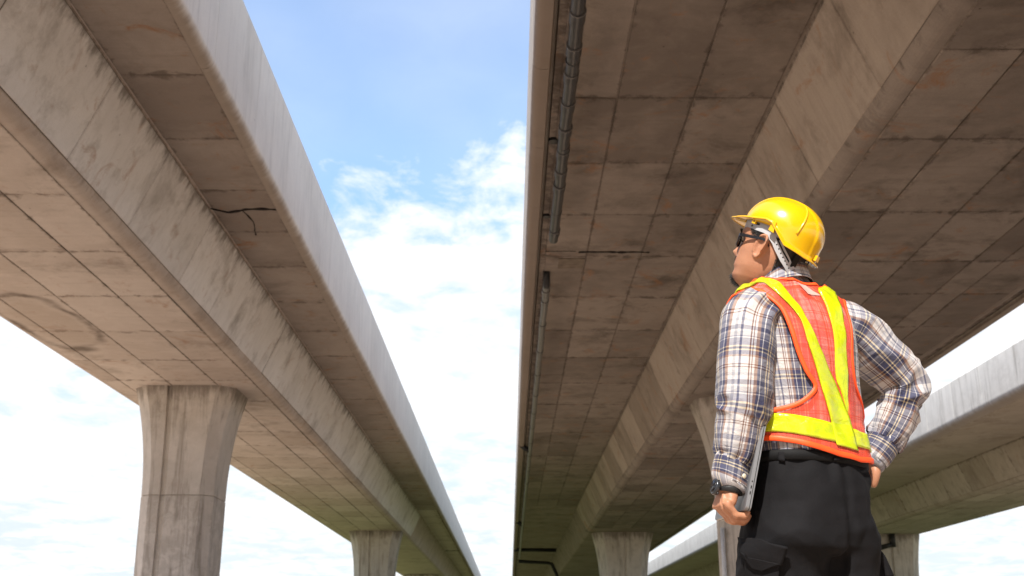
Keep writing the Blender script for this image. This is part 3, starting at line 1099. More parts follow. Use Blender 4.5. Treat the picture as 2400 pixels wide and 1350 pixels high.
# ------------------------------------------------------------------ shirt
def build_shirt():
    phis = np.linspace(0, 360, 145)
    zs = np.concatenate([np.linspace(0.925, 1.34, 84), np.linspace(1.345, 1.485, 46)])
    V, UV, F = [], [], []
    for z in zs:
        for p in phis:
            o = 0.0045 * nz(math.cos(math.radians(p)) * 2.2, math.sin(math.radians(p)) * 2.2, z * 9.0)
            o += 0.007 * ridged(p * 0.045, z * 3.0 + p * 0.014, 2.0) * (1 if z < 1.40 else 0.3)
            if z < .968:
                o -= .014
            if z < 1.06:                                   # blousing over the belt
                o += 0.010 * math.exp(-((z - 1.02) / 0.03) ** 2) * (0.6 + 0.6 * nz(p * 0.06, 1.3, 0.2))
            V.append(S(p, float(z), o))
            UV.append((math.radians(p) * 0.165, float(z)))
    w = len(phis)
    for k in range(len(zs) - 1):
        for i in range(w - 1):
            F.append((k * w + i, k * w + i + 1, (k + 1) * w + i + 1, (k + 1) * w + i))
    shirt = pobj('plaid_shirt', V, F, PLAID, uvs=UV, fixn=False)

    # left sleeve, hanging straight
    def foldL(an, s, t):
        e = math.exp(-((t - 0.60) / 0.10) ** 2)            # bunched at the elbow
        c = math.exp(-((t - 0.93) / 0.08) ** 2)            # gathered into the cuff
        sh = math.exp(-((t - 0.16) / 0.10) ** 2)
        d = 0.004 * nz(math.cos(an) * 1.3, math.sin(an) * 1.3, s * 9)
        d += 0.0185 * (ridged(math.cos(an) * 0.9 + 4, math.sin(an) * 0.9, s * 17 + 0.8 * math.sin(an)) - .5) * e
        d += 0.0050 * math.sin(an * 9 + 3 * nz(an, s * 4, 1)) * c
        d += 0.011 * (ridged(math.cos(an) * .9 + s * 3.2, math.sin(an) * 1.1 + 2, s * 5.5 + math.cos(an) * .6) - .5) * (0.6 + sh) * min(1, t / .22)
        return d
    L = [(P(1800, 722, 3.00), .062), (P(1779, 738, 2.97), .076), (P(1760, 765, 2.945), .0785), (P(1751, 820, 2.93), .0755),
         (P(1746, 890, 2.92), .0725), (P(1743, 950, 2.92), .0705), (P(1737, 985, 2.925), .0655), (P(1730, 1030, 2.93), .0615),
         (P(1724, 1065, 2.935), .054), (P(1717, 1086, 2.935), .0445)]
    V, F, UV, s = sleeve(L, -HV, fold=foldL, uoff=0.050, flip=-1)
    sl_ = pobj('sleeve', V, F, PLAID, shirt, uvs=UV, fixn=False)
    # cuff with its button
    Cf = [(P(1717.5, 1080, 2.935), .0435), (P(1716.5, 1084, 2.935), .0465), (P(1713, 1110, 2.935), .0465), (P(1711, 1132, 2.935), .0455), (P(1711, 1134, 2.935), .043), (P(1710, 1130, 2.935), .040)]
    V, F, UV, s2 = sleeve(Cf, -HV, n=40, fold=lambda an, s, t: 0.0016 * nz(math.cos(an) * 2, math.sin(an) * 2, s * 30))
    UV = [(b_, a) for a, b_ in UV]
    UV = [(a + .036, b_ * .9) for a, b_ in UV]
    for q, v in enumerate(V):                              # the open end runs lower on the inside of the wrist
        t = min(1.0, (q // 73) / 26)
        v.z -= (v.x - P(1713, 1110, 2.935).x) * .42 * t - .004 * t
    pobj('cuff', V, F, PLAID, shirt, uvs=UV, fixn=False)

    def button(c, nrm, r=0.0062):
        t = nrm.orthogonal().normalized()
        v, f = tube([c - nrm * .001, c + nrm * .0018, c + nrm * .0024], [r, r, r * .75], 14)
        pobj('button', v, f, BTN, shirt)
    oc = Vector((0, 0, HC))
    cb = P(1731, 1115, 2.935)
    d = (oc - cb).normalized()
    nb = (d * .80 + RV * .6 - HV * .1).normalized()
    button(P(1712, 1114, 2.935) + nb * .0475, nb)
    # sleeve placket strip
    pv, pf, puv = [], [], []
    for i in range(24):
        t = i / 23
        c = P(1734 - 4 * t, 985 + 100 * t, 2.93)
        rr = np.interp(t, [0, .5, .85, 1], [.066, .061, .054, .046])
        dd = (oc - c).normalized()
        side = dd.cross(Vector((0, 0, 1))).normalized()
        nn = (dd * .95 + side * .25).normalized()
        tt = side
        for k in (-1, 1):
            pv.append(c + nn * (rr + .0065) + tt * (.011 * k))
            puv.append((0.055 + .011 * k, i * .004 * .7))
    for i in range(23):
        pf.append((2 * i, 2 * i + 1, 2 * i + 3, 2 * i + 2))
    # right sleeve, akimbo
    def foldR(an, s, t):
        e = math.exp(-((t - 0.60) / 0.13) ** 2)
        c = math.exp(-((t - 0.95) / 0.06) ** 2)
        d = 0.004 * nz(math.cos(an) * 1.3 + 5, math.sin(an) * 1.3, s * 9)
        d += 0.0185 * (ridged(math.cos(an) * 0.9 + 1, math.sin(an) * 0.9 + 3, s * 18 + 1.2 * math.cos(an)) - .5) * e
        d += 0.004 * math.sin(an * 9 + 3 * nz(an, s * 4, 1)) * c
        d += 0.0115 * (ridged(math.cos(an) * .9 - s * 3.2, math.sin(an) * 1.1 + 7, s * 6) - .5) * min(1, t / .22)
        return d
    R = [(P(1950, 748, 3.10), .060), (P(1972, 762, 3.12), .075), (P(2005, 782, 3.135), .0775), (P(2050, 826, 3.15), .0745),
         (P(2092, 868, 3.165), .070), (P(2119, 904, 3.175), .061), (P(2114, 945, 3.18), .0575), (P(2099, 985, 3.185), .0555),
         (P(2082, 1018, 3.19), .0535), (P(2070, 1036, 3.19), .0475)]
    V, F, UV, s = sleeve(R, -HV, fold=foldR, uoff=0.09, flip=-1)
    pobj('sleeve', V, F, PLAID, shirt, uvs=UV, fixn=False)
    Cf = [(P(2072, 1031, 3.19), .045), (P(2071, 1034, 3.19), .0485), (P(2058, 1054, 3.19), .0485), (P(2043, 1074, 3.19), .0475), (P(2042, 1076, 3.19), .045), (P(2047, 1068, 3.19), .041)]
    V, F, UV, s2 = sleeve(Cf, -HV, n=40, fold=lambda an, s, t: 0.0016 * nz(math.cos(an) * 2 + 3, math.sin(an) * 2, s * 30))
    UV = [(b_ + .036, a * .9) for a, b_ in UV]
    pobj('cuff', V, F, PLAID, shirt, uvs=UV, fixn=False)
    nb2 = (oc - P(2065, 1075, 3.19)).normalized()
    button(P(2064, 1070, 3.155), nb2, .005)

    # collar: stand and fold-over around the tilted neck
    neck = Vector(P(1836, 650, 3.045))
    f = Vector((-.72, .69, 0)).normalized()
    rgt = f.cross(Vector((0, 0, 1)))
    prof = [(.060, -.012), (.0605, .014), (.0615, .024), (.0640, .027), (.0665, .025), (.0700, .013), (.0745, -.004), (.0800, -.022), (.0812, -.024), (.0785, -.024), (.073, -.006)]
    V, UV, F = [], [], []
    M = 97
    for j, (r, zz) in enumerate(prof):
        for k in range(M):
            an = math.radians(-200 + 400 * k / (M - 1)) * 0.80   # open at the throat
            bk = -f * math.cos(an) + rgt * math.sin(an)
            fr = (1 - math.cos(an)) / 2
            zoff = -0.052 * fr ** 1.3 + 0.006 * (1 - fr)
            wob = .0015 * nz(an * 3, j * .4, 1)
            V.append(neck + bk * (r + wob) * (1.0 + .10 * fr) + Vector((0, 0, zz + zoff)))
            UV.append((.018 + j * .011 if False else .030 + sum(math.dist(prof[q], prof[q - 1]) for q in range(1, j + 1)), an * .075))
    for j in range(len(prof) - 1):
        for k in range(M - 1):
            F.append((j * M + k, j * M + k + 1, (j + 1) * M + k + 1, (j + 1) * M + k))
    pobj('collar', V, F, PLAID, shirt, uvs=UV, fixn=False)
    return shirt


shirt = build_shirt()


# ------------------------------------------------------------------ high-visibility vest
def interp_poly(pts, n):
    """points along a (phi, z) polyline, evenly by index"""
    return catmull([(a, b_) for a, b_ in pts], n)


HEM = [(0, .985), (60, 1.0), (90, 1.005), (150, 1.015), (180, 1.02), (195, 1.016), (212, 1.011), (230, 1.002), (251, .986), (267, .973), (287, .963), (320, .968), (360, .985)]
NECK = [(0, 1.468), (45, 1.42), (90, 1.28), (135, 1.42), (180, 1.458), (205, 1.447), (225, 1.440), (242, 1.438), (258, 1.44), (270, 1.436), (300, 1.437), (330, 1.452), (360, 1.468)]
ARM_L = [(192, 1.418), (204, 1.407), (217, 1.393), (232, 1.358), (236, 1.312), (239.5, 1.242), (245, 1.186), (251.5, 1.148), (244, 1.119), (229, 1.096), (206, 1.086),
         (180, 1.088), (158, 1.10), (144, 1.16), (138, 1.24), (138, 1.31), (146, 1.37), (166, 1.41), (192, 1.418)]
ARM_R = [(331, 1.415), (308, 1.40), (297, 1.369), (291, 1.30), (289.5, 1.22), (294, 1.17), (306, 1.135), (322, 1.105), (342, 1.09), (370, 1.09), (392, 1.12), (400, 1.2), (402, 1.3), (394, 1.37), (372, 1.41), (331, 1.415)]


def inside(poly, x, y):
    r = False
    j = len(poly) - 1
    for i in range(len(poly)):
        xi, yi = poly[i][0], poly[i][1]
        xj, yj = poly[j][0], poly[j][1]
        if (yi > y) != (yj > y) and x < (xj - xi) * (y - yi) / (yj - yi) + xi:
            r = not r
        j = i
    return r


def vest_off(phi, z):
    o = 0.014 + 0.005 * nz(phi * 0.05, z * 10, 4.0) + 0.0050 * (ridged(phi * 0.04 + z * 2, z * 5, 1.1) - .5)
    o *= 1 - .65 * math.exp(-((phi % 360 - 318) / 26) ** 2 - ((z - 1.14) / .07) ** 2)
    if z < 1.06:
        o += (1.06 - z) * 0.12 + 0.003 * math.sin(phi * 0.11 + 2 * nz(phi * .03, 0, 0))
    return o


def build_vest():
    aL = [tuple(p) for p in interp_poly(ARM_L, 120)]
    aR = [tuple(p) for p in interp_poly(ARM_R, 120)]
    phis = np.linspace(0, 360, 361)
    hem = np.interp(phis, [a for a, _ in HEM], [b_ for _, b_ in HEM])
    nck = np.interp(phis, [a for a, _ in NECK], [b_ for _, b_ in NECK])
    K = 170
    V, UV, Q = [], [], []
    for k in range(K + 1):
        for i, p in enumerate(phis):
            z = float(hem[i] + (nck[i] - hem[i]) * k / K)
            Q.append((p, z))
            V.append(S(p, z, vest_off(p, z)))
            UV.append((math.radians(p) * .17, z))
    w = len(phis)
    F = []
    for k in range(K):
        for i in range(w - 1):
            p = phis[i] + .5
            z = Q[k * w + i][1]
            if inside(aL, p, z) or inside(aR, p, z) or inside(aR, p + 360, z):
                continue
            if abs(p - 90) < 1.2:
                continue
            F.append((k * w + i, k * w + i + 1, (k + 1) * w + i + 1, (k + 1) * w + i))
    used = sorted({v for f in F for v in f})
    mp = {v: i for i, v in enumerate(used)}
    vest = pobj('safety_vest', [V[v] for v in used], [tuple(mp[v] for v in f) for f in F], NET, uvs=[UV[v] for v in used], fixn=False)

    def binding(poly, width=.0062):
        """folded-over edging: a flat oval tube along the cut edge"""
        Vb, Fb = [], []
        n = len(poly)
        ring = [(math.cos(a), math.sin(a)) for a in np.linspace(0, 2 * math.pi, 11)[:-1]]
        for i in range(n):
            p, z = poly[i]
            p0, z0 = poly[max(i - 1, 0)]
            p1, z1 = poly[min(i + 1, n - 1)]
            c = S(p, z, vest_off(p, z) + .001)
            t = (S(p1, z1, .013) - S(p0, z0, .013)).normalized()
            e = .4
            nn = (S(p, z, .05) - S(p, z, .0)).normalized()
            sd = t.cross(nn).normalized()
            nn = sd.cross(t)
            for a, b_ in ring:
                Vb.append(c + sd * a * width + nn * b_ * .0028)
        m = len(ring)
        for i in range(n - 1):
            for k in range(m):
                Fb.append((i * m + k, i * m + (k + 1) % m, (i + 1) * m + (k + 1) % m, (i + 1) * m + k))
        return pobj('binding', Vb, Fb, TRIM, vest)
    binding(aL)
    binding(aR)
    binding([(p, float(np.interp(p, [a for a, _ in HEM], [b_ for _, b_ in HEM]))) for p in np.linspace(92, 448, 200) % 360.001] if False else
            [(p % 360, float(np.interp(p % 360, [a for a, _ in HEM], [b_ for _, b_ in HEM]))) for p in np.linspace(92, 448, 240)], .0075)
    binding([(p % 360, float(np.interp(p % 360, [a for a, _ in NECK], [b_ for _, b_ in NECK]))) for p in np.linspace(92, 448, 200)])

    def tape(left, right, n=70, m=8, lift=.003, name='reflective_tape'):
        """a strip between two (phi, z) edges, lying on the net with its own thickness"""
        A, B = interp_poly(left, n), interp_poly(right, n)
        V, UV, F = [], [], []
        s = 0
        for i in range(n + 1):
            if i:
                s += (S(*A[i], .015) - S(*A[i - 1], .015)).length
            for j in range(m + 1):
                f = j / m
                p = A[i][0] + (B[i][0] - A[i][0]) * f
                z = A[i][1] + (B[i][1] - A[i][1]) * f
                edge = 1 if 0 < j < m else 0
                wr = .0016 * nz(p * .12, z * 26, 5.0 + lift * 900)
                V.append(S(p, z, vest_off(p, z) + lift + wr + .0008 * edge))
                UV.append((s, f * .05))
        w = m + 1
        for i in range(n):
            for j in range(m):
                F.append((i * w + j, i * w + j + 1, (i + 1) * w + j + 1, (i + 1) * w + j))
        # skirt: turn the rim down onto the net
        rim = [j for j in range(w)] + [i * w + m for i in range(1, n + 1)] + [n * w + j for j in range(m - 1, -1, -1)] + [i * w for i in range(n - 1, 0, -1)]
        base = len(V)
        for q in rim:
            i, j = divmod(q, w)
            f = j / m
            p = A[i][0] + (B[i][0] - A[i][0]) * f
            z = A[i][1] + (B[i][1] - A[i][1]) * f
            V.append(S(p, z, vest_off(p, z) + lift - .003))
            UV.append(UV[q])
        for k in range(len(rim)):
            k2 = (k + 1) % len(rim)
            F.append((rim[k], rim[k2], base + k2, base + k))
        return pobj(name, V, F, TAPE, vest, uvs=UV)
    # left shoulder tape, over the shoulder and slanting to the right hip
    tape([(112, 1.08), (124, 1.30), (136, 1.40), (158, 1.422), (180, 1.430), (196, 1.430), (213, 1.424), (234, 1.381), (245, 1.336), (248, 1.266), (253.5, 1.199), (258.6, 1.121), (264, 1.056), (266, .995)],
         [(104, 1.08), (110, 1.30), (120, 1.39), (146, 1.438), (180, 1.449), (208, 1.443), (231, 1.424), (247.8, 1.366), (252, 1.325), (260, 1.246), (269.7, 1.171), (276.3, 1.105), (281.6, 1.05), (285.5, .985)], lift=.0048, n=110)
    tape([(76, 1.08), (70, 1.30), (60, 1.39), (34, 1.446), (0, 1.460), (-30, 1.446), (-70, 1.432), (-86, 1.414), (-87.1, 1.369), (-87.4, 1.30), (-88.5, 1.218), (-88, 1.172), (-84.6, 1.140), (-81, 1.09)],
         [(68, 1.08), (56, 1.30), (44, 1.40), (22, 1.432), (0, 1.440), (-25, 1.436), (-50, 1.420), (-68, 1.398), (-73.5, 1.353), (-75.5, 1.292), (-77.5, 1.20), (-78.5, 1.16), (-79, 1.122), (-77.5, 1.08)], lift=.0028, n=110)
    # waistband tape right round the body
    ph = np.linspace(96, 444, 15)
    zt = lambda p: np.interp(p % 360, [0, 90, 150, 200, 223, 244, 264, 281, 300, 330, 360], [1.045, 1.07, 1.078, 1.079, 1.074, 1.064, 1.056, 1.040, 1.038, 1.04, 1.045])
    zb = lambda p: np.interp(p % 360, [0, 90, 150, 197, 222, 243, 265, 286, 300, 330, 360], [1.0, 1.02, 1.03, 1.032, 1.025, 1.013, 1.004, .996, .995, .996, 1.0])
    tape([(p, float(zt(p))) for p in ph], [(p, float(zb(p))) for p in ph], n=170, lift=.0035)
    # small pale label sewn inside the neck
    V, F = [], []
    for i in range(9):
        for j in range(5):
            p = 254 + j * 2.8 + i * .9
            z = 1.430 - i * .0042
            V.append(S(p, z, vest_off(p, z) + .002))
    for i in range(8):
        for j in range(4):
            F.append((i * 5 + j, i * 5 + j + 1, (i + 1) * 5 + j + 1, (i + 1) * 5 + j))
    pobj('neck_label', V, F, LABELW, vest)
    return vest


vest = build_vest()


# ------------------------------------------------------------------ trousers
def remesh(V, F, voxel, smooth_iter=4):
    me = bpy.data.meshes.new('tmp')
    me.from_pydata([tuple(v) for v in V], [], [tuple(f) for f in F])
    bm = bmesh.new()
    bm.from_mesh(me)
    bmesh.ops.recalc_face_normals(bm, faces=bm.faces)
    bm.to_mesh(me)
    bm.free()
    o = bpy.data.objects.new('tmp', me)
    col.objects.link(o)
    md = o.modifiers.new('r', 'REMESH')
    md.mode = 'VOXEL'
    md.voxel_size = voxel
    md2 = o.modifiers.new('s', 'SMOOTH')
    md2.iterations = smooth_iter
    md2.factor = 0.5
    dg = bpy.context.evaluated_depsgraph_get()
    dg.update()
    ev = o.evaluated_get(dg)
    me2 = bpy.data.meshes.new_from_object(ev)
    bpy.data.objects.remove(o)
    bpy.data.meshes.remove(me)
    return me2


def rings_loft(rings):
    n = len(rings[0])
    V = [p for r in rings for p in r]
    F = []
    for k in range(len(rings) - 1):
        for i in range(n):
            j = (i + 1) % n
            F.append((k * n + i, k * n + j, (k + 1) * n + j, (k + 1) * n + i))
    F.append(tuple(range(n))[::-1])
    F.append(tuple((len(rings) - 1) * n + i for i in range(n)))
    return V, F


def ell(c, a, b_, ax=None, ay=None, n=48, e=2.2, z=None):
    ax, ay = ax or RV, ay or HV
    out = []
    for k in range(n):
        an = 2 * math.pi * k / n
        cc, ss = math.cos(an), math.sin(an)
        x = math.copysign(abs(cc) ** (2 / e), cc) * a
        y = math.copysign(abs(ss) ** (2 / e), ss) * b_
        out.append(c + ax * x + ay * y)
    return out


def build_trousers():
    Z = Vector((0, 0, 1))
    hip = []
    for z, cr, ch, a, b_ in ((.982, 0, 0, .163, .121), (.965, 0, 0, .165, .123), (.94, 0, -.002, .169, .128), (.91, -.002, -.005, .175, .135), (.87, -.009, -.008, .176, .141),
                             (.82, -.019, -.009, .171, .144), (.77, -.025, -.009, .169, .143), (.735, -.027, -.008, .165, .135), (.715, -.027, -.006, .152, .115)):
        hip.append(ell(BASE + RV * cr + HV * ch + Z * z, a, b_, e=2.3))
    parts = [rings_loft(hip)]
    for sgn, off, fw in ((-1, -.098, 0.012), (1, .062, -0.012)):
        leg = []
        for z, dr, dh, a, b_ in ((.84, .004, -.006, .086, .125), (.79, 0, -.006, .102, .136), (.74, 0, -.004, .110, .136), (.68, 0, .004, .108, .120), (.60, 0, .008, .102, .112),
                                 (.50, 0, .010, .096, .102), (.42, 0, .006, .092, .098), (.30, 0, -.004, .088, .096), (.16, 0, -.008, .084, .094), (.05, 0, -.005, .085, .098)):
            a = a * (.90 if sgn > 0 else 1.0)
            leg.append(ell(BASE + RV * (off + sgn * dr + sgn * .03 * (.84 - z)) + HV * (dh + fw * (.84 - z) * 3) + Z * z, a, b_, e=2.15))
        parts.append(rings_loft(leg))
    V, F = merge(parts)
    me = remesh(V, F, .0055, 5)
    # gathers under the belt, hanging folds, creases at seat and crotch
    co = np.empty(len(me.vertices) * 3)
    no = np.empty(len(me.vertices) * 3)
    me.vertices.foreach_get('co', co)
    me.vertex_normals.foreach_get('vector', no)
    co, no = co.reshape(-1, 3), no.reshape(-1, 3)
    for i in range(len(co)):
        x, y, z = co[i]
        lx = (x - BASE.x) * RV.x + (y - BASE.y) * RV.y
        lh = (x - BASE.x) * HV.x + (y - BASE.y) * HV.y
        an = math.atan2(lh, lx)
        top = math.exp(-((z - .935) / .030) ** 2)
        d = 0.0045 * top * math.sin(an * 13 + 4 * nz(an * 1.5, z * 6, 1.0))
        d += 0.013 * (ridged(lx * 5 + z * 2.6, lh * 5, z * 5.2 - lx * 7) - .55) * min(1, max(0, (.95 - z) / .08))
        d += 0.007 * (ridged(an * 1.1 + z * 1.6, z * 8.5, 4.4) - .55) * math.exp(-((z - .80) / .09) ** 2)
        d += 0.004 * (ridged(lx * 9 + z * 9, lh * 3, z * 14 + lx * 10) - .5) * math.exp(-((z - .74) / .07) ** 2)
        d += 0.002 * nz(x * 30, y * 30, z * 30)
        # the cleft between the legs, slanting down from the seat
        if lh < 0 and z < .93:
            xc = -.004 + .10 * (z - .86) * 0 + .006
            d -= 0.016 * math.exp(-((lx - xc) / .016) ** 2) * min(1, (.93 - z) / .12) * min(1, max(0, (z - .60) / .10))
        co[i] += no[i] * d
    me.vertices.foreach_set('co', (co - np.array(BASE)).ravel())
    me.update()
    me.polygons.foreach_set('use_smooth', [True] * len(me.polygons))
    me.name = 'trousers'
    me.materials.clear()
    me.materials.append(BLACK)
    tr = bpy.data.objects.new('trousers', me)
    col.objects.link(tr)
    tr.parent = person
    vv = [Vector(c) for c in co]
    bv = BVHTree.FromPolygons(vv, [tuple(p.vertices) for p in me.polygons])

    def project(px, py, lift=0.0):
        o = Vector((0, 0, HC))
        d = (P(px, py, 3.0) - o).normalized()
        h, n_, i, dist = bv.ray_cast(o, d)
        if h is None:
            h, n_, i, dist = bv.find_nearest(P(px, py, 2.95))
        return h + n_ * lift

    def patch(name, corners, lift, n=14, th=.004, mat=BLACK):
        """a sewn-on piece: quad outline laid on the cloth, with a turned-down rim"""
        V, F = [], []
        for i in range(n + 1):
            for j in range(n + 1):
                u, v = i / n, j / n
                p = [corners[0][k] * (1 - u) * (1 - v) + corners[1][k] * u * (1 - v) + corners[2][k] * u * v + corners[3][k] * (1 - u) * v for k in (0, 1)]
                V.append(project(p[0], p[1], lift))
        w = n + 1
        for i in range(n):
            for j in range(n):
                F.append((i * w + j, (i + 1) * w + j, (i + 1) * w + j + 1, i * w + j + 1))
        rim = [j for j in range(w)] + [i * w + n for i in range(1, w)] + [n * w + j for j in range(n - 1, -1, -1)] + [i * w for i in range(n - 1, 0, -1)]
        b0 = len(V)
        for q in rim:
            i, j = divmod(q, w)
            u, v = i / n, j / n
            p = [corners[0][k] * (1 - u) * (1 - v) + corners[1][k] * u * (1 - v) + corners[2][k] * u * v + corners[3][k] * (1 - u) * v for k in (0, 1)]
            V.append(project(p[0], p[1], lift - th - .004))
        for k in range(len(rim)):
            F.append((rim[k], rim[(k + 1) % len(rim)], b0 + (k + 1) % len(rim), b0 + k))
        return pobj(name, V, F, mat, tr)
    # cargo pocket with a pointed flap on the left thigh, its twin on the right
    patch('cargo_pocket', [(1750, 1300), (1828, 1315), (1822, 1420), (1755, 1420)], .010)
    patch('pocket_flap', [(1743, 1262), (1846, 1278), (1832, 1322), (1746, 1300)], .017)
    patch('pocket_flap', [(1746, 1297), (1833, 1318), (1790, 1336), (1772, 1330)], .0172, n=10)
    for a, b_ in (((1826, 1060), (1840, 1084)), ((1952, 1064), (1972, 1084))):
        patch('belt_loop', [a, (b_[0], a[1] + 2), b_, (a[0], b_[1] - 2)], .010, n=4)
    # belt
    V, F = [], []
    ph = np.linspace(0, 360, 97)[:-1]
    prof = [(.002, .951), (.006, .953), (.0065, .976), (.003, .979), (-.004, .978)]
    for o_, z in prof:
        for p in ph:
            c, s = math.cos(math.radians(p)), math.sin(math.radians(p))
            x = math.copysign(abs(c) ** (2 / 2.3), c) * (.166 + o_)
            y = math.copysign(abs(s) ** (2 / 2.3), s) * (.125 + o_)
            V.append(BASE + RV * x + HV * y + Z * (z - .006 * c))
    for j in range(len(prof) - 1):
        for k in range(96):
            F.append((j * 96 + k, j * 96 + (k + 1) % 96, (j + 1) * 96 + (k + 1) % 96, (j + 1) * 96 + k))
    pobj('belt', V, F, simple_mat('black_belt_webbing', (.004, .004, .0045), .7, .2, bump=.4, bscale=400), tr)
    # right-hand cargo pocket bulging at the outer thigh
    rc = BASE + RV * (.062 + .098) + HV * (-.01)
    V, F = merge([rings_loft([ell(rc + Z * z + RV * dx, .022, .075, e=4, n=20) for z, dx in ((.52, -.012), (.54, -.004), (.66, -.006), (.70, -.014))])])
    pobj('cargo_pocket', V, F, BLACK, tr)
    V, F = merge([rings_loft([ell(rc + Z * z + RV * dx, .016, .085, e=4, n=20) for z, dx in ((.672, .014), (.676, .016), (.72, -.006), (.735, -.018))])])
    pobj('pocket_flap', V, F, BLACK, tr)
    return tr


trousers = build_trousers()
# ------------------------------------------------------------------ body: head, neck, arms, hands, one continuous surface
Z3 = Vector((0, 0, 1))
LA = Vector((-.16, .987, 0)).normalized()                 # across the left fist, little finger to index
LM = Vector((LA.y, -LA.x, 0))                            # from the back of that hand towards the body
HEAD_C = Vector((P(1785, 580, 2.985).x + .035, 3.042, P(1785, 580, 2.985).z))
HYAW, HPIT = math.radians(58), math.radians(24)
HM = Matrix.Translation(HEAD_C) @ Matrix.Rotation(HYAW, 4, 'Z') @ Matrix.Rotation(HPIT, 4, 'X')


def hw(x, y, z):
    """head coordinates (x right, y towards the face, z up, origin between the ears) to world"""
    return HM @ Vector((x, y, z))


HZ = [-.112, -.100, -.085, -.068, -.057, -.048, -.040, -.030, -.018, 0.0, .018, .032, .050, .075, .100, .118, .130, .136]
HF = [.052, .074, .0865, .0835, .0885, .0870, .0890, .0880, .0875, .0860, .0840, .0900, .0905, .0840, .0660, .0400, .0140, -.005]
HB = [-.020, -.030, -.050, -.062, -.068, -.073, -.077, -.083, -.089, -.096, -.101, -.103, -.103, -.098, -.085, -.066, -.042, -.020]
HWD = [.022, .034, .046, .0555, .0600, .0625, .0640, .0665, .0690, .0715, .0735, .0750, .0755, .0725, .0620, .0460, .0270, .010]


